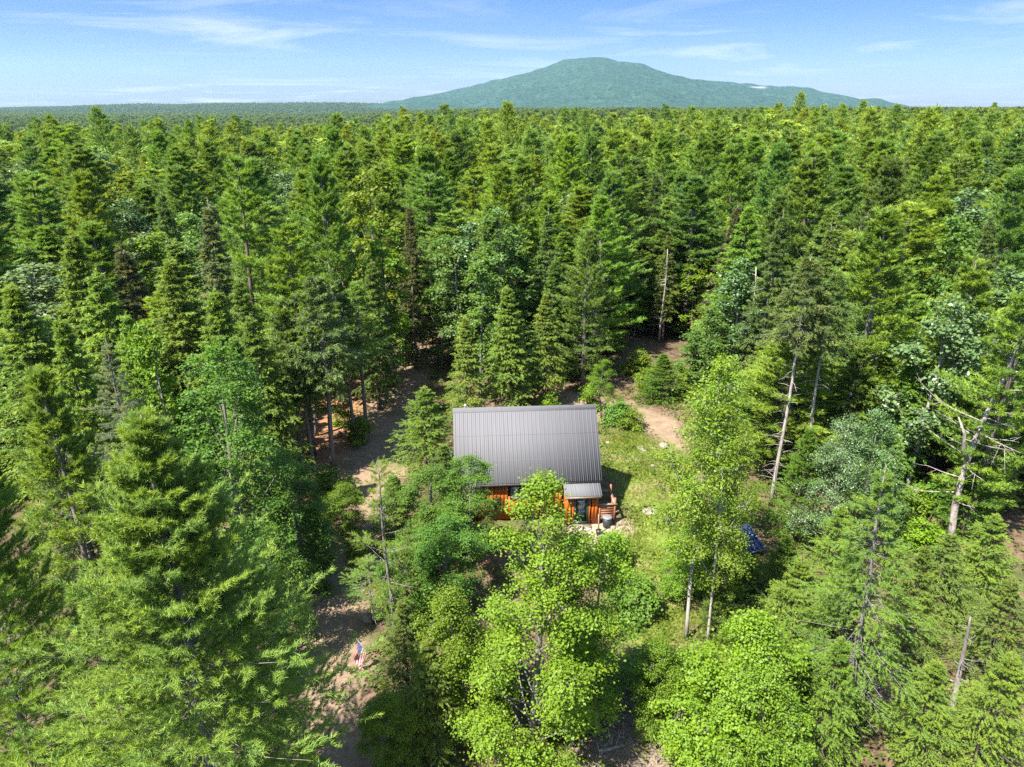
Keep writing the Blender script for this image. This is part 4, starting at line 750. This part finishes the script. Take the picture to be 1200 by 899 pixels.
for px, py, k, s, c, lb in ((720, 495, 'shrubA', 2.2, 'mapledk', 'dark bush at the cabin\'s right gable'), (738, 503, 'shrubA', 1.8, 'maple', 'bush between the right gable and the back track'), (640, 480, 'shrubA', 1.8, 'maple', 'bush behind the middle of the roof ridge'), (690, 474, 'shrubB', 2.0, 'maple', 'bush behind the right part of the ridge'), (760, 458, 'shrubA', 2.2, 'maple', 'bush on the bank left of the small broad fir'),
                            (810, 462, 'shrubA', 2.4, 'birch', 'reddish green bush on the bank right of the small broad fir'), (745, 440, 'shrubA', 2.4, 'birch', 'bush at the top of the earth bank'), (675, 660, 'shrubA', 1.8, 'maple', 'bush at the gravel\'s left edge by the front maple'), (715, 665, 'shrubA', 2.0, 'maple', 'bright bush on the lawn below the gravel'), (740, 720, 'shrubA', 2.2, 'mapledk', 'dark bush on the lower lawn by the slender maple'),
                            (760, 800, 'shrubA', 2.2, 'mapledk', 'bush above the brown slash'), (668, 850, 'shrubA', 2.2, 'mapledk', 'bush left of the brown slash at the bottom'), (830, 840, 'shrubA', 2.6, 'maple', 'bush right of the brown slash at the bottom'), (425, 655, 'shrubB', 1.8, 'hem', 'bush at the right edge of the upper track'),
                            (425, 520, 'shrubB', 2.2, 'maple', 'low green bush in the middle of the needle grove'), (405, 500, 'shrubB', 1.6, 'maple', 'small green bush behind the low grove bush'), (395, 585, 'shrubA', 2.4, 'mapledk', 'dark bush at the left edge of the track bend'), (360, 640, 'shrubA', 2.4, 'mapledk', 'dark bush on the left bank of the track'), (362, 690, 'shrubB', 1.8, 'mapledk', 'low bush left of the wide part of the track'), (500, 640, 'shrubA', 2.2, 'mapledk', 'dark bush among the pale boulders'),
                            (540, 650, 'shrubA', 2.0, 'mapledk', 'dark bush right of the pale boulders'), (830, 640, 'shrubA', 2.4, 'maple', 'leafy bush right of the white birch trunk'), (850, 690, 'shrubA', 2.6, 'maple', 'leafy bush below the blue panel'), (1150, 690, 'shrubA', 2.2, 'maple', 'green bush above the brown patch at right'), (1110, 720, 'shrubB', 2.0, 'hem', 'yellow green bush beside the brown patch'), (800, 575, 'shrubB', 1.5, 'birch', 'low bush at the worn edge of the lawn'), (1095, 590, 'shrubA', 2.4, 'mapledk', 'dark bush left of the crooked dead tree\'s foot'), (1060, 600, 'shrubA', 2.2, 'maple', 'bright bush behind the ragged spruce'), (1180, 560, 'shrubA', 2.6, 'mapledk', 'bush in the shade at the right edge'), (1125, 560, 'shrubB', 2.2, 'maple', 'small bush on the bare ground behind the crooked dead tree'), (1075, 640, 'shrubA', 2.2, 'maple', 'bush close right of the ragged spruce'), (1145, 590, 'shrubA', 2.4, 'maple', 'green bush in the gap right of the crooked dead tree')):
    x, y = P(px, py); plant(k, x, y, s * .85, s * 1.15, c, lb)
N_HAND = len(PLACED)

# ------------------------------------------------------------------ the wood behind: every tree of its nearer belts
rf = np.random.default_rng(23)
px_p = np.array([(p[0], p[1], p[2]) for p in PLACED])
WINDOWS = [(522, 735, 468, 640, 36), (690, 805, 470, 720, 44), (432, 482, 405, 560, 56), (345, 470, 440, 560, 50), (735, 825, 425, 500, 56), (755, 805, 398, 430, 66)]
def hides(x, y, z, w, H):
    bx, by = project(x, y, z); ax_, ay = project(x, y, z + H); hw = w / 2 * FPX / (y * CP + 18 * SP) * .75
    for x0, x1, y0, y1, far in WINDOWS:
        if y < far and bx + hw > x0 and bx - hw < x1 and by > y0 and ay < y1: return True
    return False
fill = []; tries = 0; pts = [(a, b) for a, b, c in px_p]; rad = [c for a, b, c in px_p]; FAR0 = 114.0
while tries < 12000:
    tries += 1; y = 36 + (FAR0 - 36) * rf.random() ** .75; x = rf.uniform(-1, 1) * (y * .80 + 6)
    if any(pdist(np.array([x]), np.array([y]), P_)[0] < 1.2 for P_ in (TRACK, BACK, LAWN, GROVE, ROCKY)): continue
    if math.hypot(x - .7, y - 36.8) < 7.5 or (y < 57 and 440 < 600 + x / y * 870 < 810): continue
    pa = np.array(pts); need = 1.3 + np.minimum(np.array(rad), 4.5) * .66; 
    if (np.hypot(pa[:, 0] - x, pa[:, 1] - y) < need).any(): continue
    u = x / y; s = rf.random()
    if u < -.3: mix = (('pine', .28), ('hem', .60), ('spruce', .70), ('dec', 1.0)) if y < 62 else (('pine', .40), ('hem', .50), ('spruce', .58), ('dec', 1.0))
    elif u < .08: mix = (('pine', .40), ('hem', .58), ('spruce', .72), ('dec', 1.0)) if y < 66 else (('pine', .58), ('hem', .66), ('spruce', .74), ('dec', 1.0))
    else: mix = (('pine', .46), ('hem', .66), ('spruce', .84), ('dec', 1.0)) if y < 62 else (('pine', .70), ('hem', .77), ('spruce', .85), ('dec', 1.0))
    kd = [k for k, c in mix if s <= c][0]
    if kd == 'pine': key = 'pine%d' % rf.integers(4); H = rf.uniform(13, 19.5); w = rf.uniform(7.6, 11.5); col = rf.choice(['pine', 'pineyel', 'pine', 'pineyel', 'pineblue'])
    elif kd == 'hem': key = 'hem%d' % rf.integers(3); H = rf.uniform(11, 15.5); w = rf.uniform(6, 8.6); col = rf.choice(['hem', 'hem', 'hemdark', 'fir'])
    elif kd == 'spruce': key = 'spruce%d' % rf.integers(3); H = rf.uniform(12.5, 17); w = rf.uniform(4.0, 5.6); col = rf.choice(['spruce', 'hemdark', 'sprucebrown', 'sprucegrey'])
    else: key = rf.choice(['dec0', 'dec1', 'dec2', 'dec3', 'asp0']); H = rf.uniform(10, 15.5); w = rf.uniform(5, 7.8); col = 'asp' if key == 'asp0' else rf.choice(['maple', 'mapledk', 'mapleblue', 'mapleblue', 'mapleyel', 'birch'], p=[.26, .2, .22, .14, .08, .10])
    if y < 48: H *= .85
    if hides(x, y, g1(x, y), w, H): continue
    pts.append((x, y)); rad.append(w / 2); fill.append((str(key), x, y, H, w, str(col)))
tries = 0; upts = [(f[1], f[2]) for f in fill] + list(map(tuple, px_p[:, :2])); n_big = len(fill)
while tries < 2500 and len(fill) < n_big + 170:                    # the younger trees growing between and under them
    tries += 1; y = 37 + 42 * rf.random(); x = rf.uniform(-1, 1) * (y * .78 + 4)
    if any(pdist(np.array([x]), np.array([y]), P_)[0] < 1.5 for P_ in (TRACK, BACK, LAWN, GROVE, ROCKY)) or math.hypot(x - .7, y - 36.8) < 8 or (y < 57 and 440 < 600 + x / y * 870 < 850): continue
    pa = np.array(upts)
    if (np.hypot(pa[:, 0] - x, pa[:, 1] - y) < 2.0).any(): continue
    s = rf.random(); key, col = ('hem%d' % rf.integers(3), rf.choice(['hem', 'fir', 'hemdark'])) if s < .45 else (rf.choice(['dec0', 'dec1', 'dec2', 'dec3']), rf.choice(['maple', 'mapledk', 'mapleblue']))
    H = rf.uniform(4.5, 9); w = H * rf.uniform(.5, .7)
    if hides(x, y, g1(x, y), w, H): continue
    upts.append((x, y)); fill.append((str(key), x, y, H, w, str(col)))
LOOK = {'pine': 'mid green', 'pineyel': 'yellow green', 'pineblue': 'blue green', 'hem': 'olive', 'hemdark': 'dark green', 'fir': 'fresh green', 'spruce': 'dark olive', 'sprucebrown': 'brown tinged', 'sprucegrey': 'greyish', 'maple': 'bright green', 'mapledk': 'deep green', 'mapleblue': 'bluish green', 'mapleyel': 'golden green', 'birch': 'yellow green', 'asp': 'silvery'}
ZON = [(170, 'far left'), (345, 'left of grove'), (525, 'behind track head'), (650, 'behind roof left'), (760, 'behind roof right'), (900, 'beyond earth bank'), (1040, 'behind bare trunks'), (9999, 'far right')]
BEL = [(50, 'nearest belt of woods'), (64, 'second belt of woods'), (82, 'third belt of woods'), (103, 'fourth belt of woods'), (999, 'hindmost belt of woods')]
ORD = ['first', 'second', 'third', 'fourth', 'fifth', 'sixth', 'seventh', 'eighth', 'ninth', 'tenth', 'eleventh', 'twelfth'] + ['%dth' % i for i in range(13, 21)] + ['21st', '22nd', '23rd'] + ['%dth' % i for i in range(24, 31)] + ['31st', '32nd', '33rd'] + ['%dth' % i for i in range(34, 60)]
fam = {}
for i, f in enumerate(fill):
    ax_, ay = project(f[1], f[2], g1(f[1], f[2]) + f[3]); z = [n for lim, n in ZON if ax_ < lim][0]; bl = [n for lim, n in BEL if f[2] < lim][0]
    fam.setdefault((f'{"young " if i >= n_big else ""}{LOOK[f[5]]} {KIND[f[0]]["cat"].replace(" tree", "")}', bl, z), []).append((ax_, i))
LAB = {}
for (d_, bl, z), m_ in fam.items():
    m_.sort()
    for j, (ax_, i) in enumerate(m_):
        LAB[i] = f'{d_} in the {bl}, {z}' if len(m_) == 1 else f'{d_}, {ORD[j]} of {len(m_)} from left, {bl}, {z}'
for i, (key, x, y, H, w, col) in enumerate(fill):
    plant(key, x, y, H, w, col, LAB[i], group=KIND[key]['cat'] + 's of the wood around the clearing', lean=(rf.normal() * .015, rf.normal() * .015))
# same kinds standing just outside the picture, whose shade falls into it
# ------------------------------------------------------------------ the wood farther off, one mass
def lod_conifer(seed, H, R, prof, e0, e1, per, gap, n, bl, bw, spread, up, droop=0.):
    w, f = conifer(seed, H, R, .25, gap, per, e0, e1, .1, prof, 6, .42, 48, droop, 2, n, bl, bw, spread, .35, up, tr=.2, limb_r=.03); f.v += w.v; k = sum(len(v) for v in f.v[:-len(w.v)]) if len(w.v) else 0
    f.f = f.f + [q - 0 + k for q in w.f]; f.a = f.a + [np.zeros_like(a) + .0 for a in w.a]; return f
def scatter(name, pts, scl, sources, label_kind='stuff', rand_tilt=.05):
    me = bpy.data.meshes.new(name); me.vertices.add(len(pts)); me.vertices.foreach_set('co', np.asarray(pts, np.float32).ravel())
    at = me.attributes.new('scl', 'FLOAT_VECTOR', 'POINT'); at.data.foreach_set('vector', np.asarray(scl, np.float32).ravel()); me.update()
    o = bpy.data.objects.new(name, me); COL.objects.link(o); o['kind'] = label_kind
    src = bpy.data.collections.new(name + '_sources')
    for s in sources: src.objects.link(s)
    g = bpy.data.node_groups.new(name, 'GeometryNodeTree'); g.interface.new_socket('Geometry', in_out='INPUT', socket_type='NodeSocketGeometry'); g.interface.new_socket('Geometry', in_out='OUTPUT', socket_type='NodeSocketGeometry')
    gi, go = g.nodes.new('NodeGroupInput'), g.nodes.new('NodeGroupOutput'); ip = g.nodes.new('GeometryNodeInstanceOnPoints'); ci = g.nodes.new('GeometryNodeCollectionInfo')
    ci.inputs['Collection'].default_value = src; ci.inputs['Separate Children'].default_value = True; ci.inputs['Reset Children'].default_value = True
    rr = g.nodes.new('FunctionNodeRandomValue'); rr.data_type = 'FLOAT_VECTOR'; rr.inputs[0].default_value = (-rand_tilt, -rand_tilt, 0); rr.inputs[1].default_value = (rand_tilt, rand_tilt, 6.283)
    na = g.nodes.new('GeometryNodeInputNamedAttribute'); na.data_type = 'FLOAT_VECTOR'; na.inputs['Name'].default_value = 'scl'
    L = g.links.new; L(gi.outputs[0], ip.inputs['Points']); L(ci.outputs[0], ip.inputs['Instance']); ip.inputs['Pick Instance'].default_value = True; L(rr.outputs[0], ip.inputs['Rotation']); L(na.outputs[0], ip.inputs['Scale']); L(ip.outputs[0], go.inputs[0])
    md = o.modifiers.new('scatter', 'NODES'); md.node_group = g; return o
def source(name, mb, m_): return bpy.data.objects.new(name, mb.mesh(name, MT[m_]))
S = [source('far_pine', lod_conifer(201, 17, 3.4, pine_p, 4, 42, 5, .75, 5, .55, .11, .55, .28), 'far'), source('far_pine', lod_conifer(202, 17, 3.0, pine_p, 0, 40, 5, .7, 5, .55, .11, .55, .28), 'far'), source('far_pine', lod_conifer(203, 18, 3.2, pine_p, 6, 46, 5, .85, 5, .6, .11, .6, .25), 'far'),
     source('far_spruce', lod_conifer(204, 16, 2.3, spru_p, -10, 28, 6, .55, 5, .45, .11, .5, 0, .1), 'far'), source('far_hardwood', broadleaf(205, 14.5, 2.9, .25, 16, 130, 22, .34, .15, .36, .5, low=.6)[1], 'far'), source('far_hardwood', broadleaf(206, 15.5, 3.1, .25, 14, 130, 22, .34, .15, .4, .5, low=.6)[1], 'far'), source('far_pine', lod_conifer(207, 18.5, 3.8, pine_p, 6, 46, 5, .8, 6, .5, .09, .6, .25), 'far')]
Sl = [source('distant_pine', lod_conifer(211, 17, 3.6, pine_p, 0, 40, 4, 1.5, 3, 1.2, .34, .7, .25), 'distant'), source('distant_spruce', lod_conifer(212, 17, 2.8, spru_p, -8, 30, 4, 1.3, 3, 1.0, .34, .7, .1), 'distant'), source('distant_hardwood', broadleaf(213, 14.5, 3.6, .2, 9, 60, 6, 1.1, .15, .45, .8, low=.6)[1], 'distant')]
def wood_pts(y0, y1, n, seed, margin=8, hmin=.78, hmax=1.1, spread=.80):
    r = np.random.default_rng(seed); y = np.sqrt(r.uniform(y0 ** 2, y1 ** 2, n)); x = r.uniform(-1, 1, n) * (y * spread + margin); z = gh(x, y) - .1
    hs = r.uniform(hmin, hmax, n) * (1 + .10 * wob(x, y, .05, 4)); ws = hs * r.uniform(.95, 1.4, n); return np.stack([x, y, z], 1), np.stack([ws, ws, hs], 1)
p1, s1 = wood_pts(FAR0, 330, 4300, 31, hmin=.66, hmax=1.12); s1 = s1 * np.where(np.random.default_rng(8).random((len(s1), 1)) < .05, 1.16, 1.0) * [1.12, 1.12, 1]; scatter('woods_beyond', p1, s1, S)
p2, s2 = wood_pts(325, 2700, 34000, 32, 0); big = (1.2 + .9 * smooth(600, 2200, p2[:, 1]))[:, None]; scatter('distant_woods', p2, s2 * np.concatenate([big * 1.15, big * 1.15, np.ones_like(big)], 1), Sl)
hx, hy, hz = (a.ravel() for a in HILL); rh = np.random.default_rng(33); ok = np.where((hy < 5300) & (hz > -22))[0]; pk = rh.choice(ok, 30000)
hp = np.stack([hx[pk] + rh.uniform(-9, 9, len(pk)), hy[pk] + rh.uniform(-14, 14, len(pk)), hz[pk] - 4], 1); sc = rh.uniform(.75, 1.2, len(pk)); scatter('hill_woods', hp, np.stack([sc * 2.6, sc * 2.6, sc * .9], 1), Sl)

# ------------------------------------------------------------------ ground cover nobody could count
rg = np.random.default_rng(41)
def inzone(n, box, fn, seed):
    r = np.random.default_rng(seed); x = r.uniform(box[0], box[1], n); y = r.uniform(box[2], box[3], n); k = r.random(n) < fn(x, y); return x[k], y[k]
def near_h(x, y): return gh(x, y) + .05 * wob(x, y, 2.6, 5)
x, y = inzone(90000, (3, 16, 19, 48), lambda x, y: zones(x, y)['grass'] * np.clip(.55 + .5 * wob(x, y, .9, 2), .12, 1), 1)
mb = MB(); Pg = np.stack([x, y, near_h(x, y)], 1); D_ = unit(rg.normal(size=(len(x), 3)) * .45 + [0, 0, 1]); blades(mb, Pg, D_, 3, .16, .022, .25, rg, np.clip(.45 + .25 * wob(x, y, .7, 1), 0, 1), .3); o = mb.build('grass', MT['leaf']); o.color = (.125, .165, .022, 1); o['kind'] = 'stuff'
def floor_cover(x, y):
    z = zones(x, y); return np.clip((1 - np.maximum.reduce([z['track'] * .96, z['sand'], z['slash'] * .85, z['grass'] * .80, z['grove'] * .82])) * np.clip(.5 + .7 * wob(x, y, .8, 3), .06, 1), 0, 1)
x, y = inzone(6500, (-27, 27, 17, 60), floor_cover, 2); ok = np.abs(x) < y * .8 + 4; x, y = x[ok], y[ok]; ok = np.hypot(x - .7, y - 37.2) > 4.6; x, y = x[ok], y[ok]
k = np.repeat(np.arange(len(x)), 22); off = rg.normal(size=(len(k), 3)) * [.26, .26, .12] + [0, 0, .26]; off[:, 2] = np.abs(off[:, 2]); Pu = np.stack([x, y, near_h(x, y)], 1)[k] + off
mb = MB(); leaves(mb, Pu, unit(rg.normal(size=Pu.shape) * .5 + [0, 0, 1.0]), .15, rg, np.clip(rg.normal(.45, .2, len(x))[k] + rg.normal(size=len(k)) * .12, 0, 1)); o = mb.build('undergrowth', MT['leaf']); o.color = (.085, .135, .018, 1); o['kind'] = 'stuff'
mb = MB(); x, y = inzone(5200, (-14, 20, 17, 52), lambda x, y: np.clip(zones(x, y)['slash'] * 1.4 + .12 * (1 - zones(x, y)['sand']) * (1 - zones(x, y)['grass']), 0, 1), 3)
xs2, ys2 = inzone(9000, (2, 8.5, 17, 23.5), lambda x, y: zones(x, y)['slash'], 4); x = np.concatenate([x, xs2]); y = np.concatenate([y, ys2])
for a, b in zip(x, y):
    L = rg.uniform(.15, .7) ; th = rg.uniform(0, 6.28); z = float(near_h(a, b)) + rg.uniform(.0, .10); d = np.array([math.cos(th), math.sin(th), rg.uniform(-.12, .3)]) * L; s = np.array([-math.sin(th), math.cos(th), 0]) * rg.uniform(.006, .02)
    p = np.array([a, b, z]); mb.add([p - s, p + s, p + d, p + d * .5 + [0, 0, abs(s[0]) + abs(s[1])]], [(0, 1, 3), (1, 2, 3), (2, 0, 3)], rg.uniform(0, 1))
o = mb.build('fallen_twigs', MT['greywood']); o['kind'] = 'stuff'

# ------------------------------------------------------------------ the air between here and the mountain
if HAZE:
    m, t, o_ = mat('haze'); vp = N(t, 'ShaderNodeVolumePrincipled', ins={'Density': 3.6e-5, 'Anisotropy': .2}); vp.inputs['Color'].default_value = (.50, .80, 1.0, 1); t.links.new(vp.outputs[0], o_.inputs['Volume'])
    mb = MB(); mb.box(-9600, 9600, -900, 10200, GROUND_MIN - 25, 560); o = mb.build('haze', m); o['kind'] = 'stuff'
print('hand', N_HAND, 'fill', len(fill), 'tris', sum(len(me.polygons) for me in bpy.data.meshes))
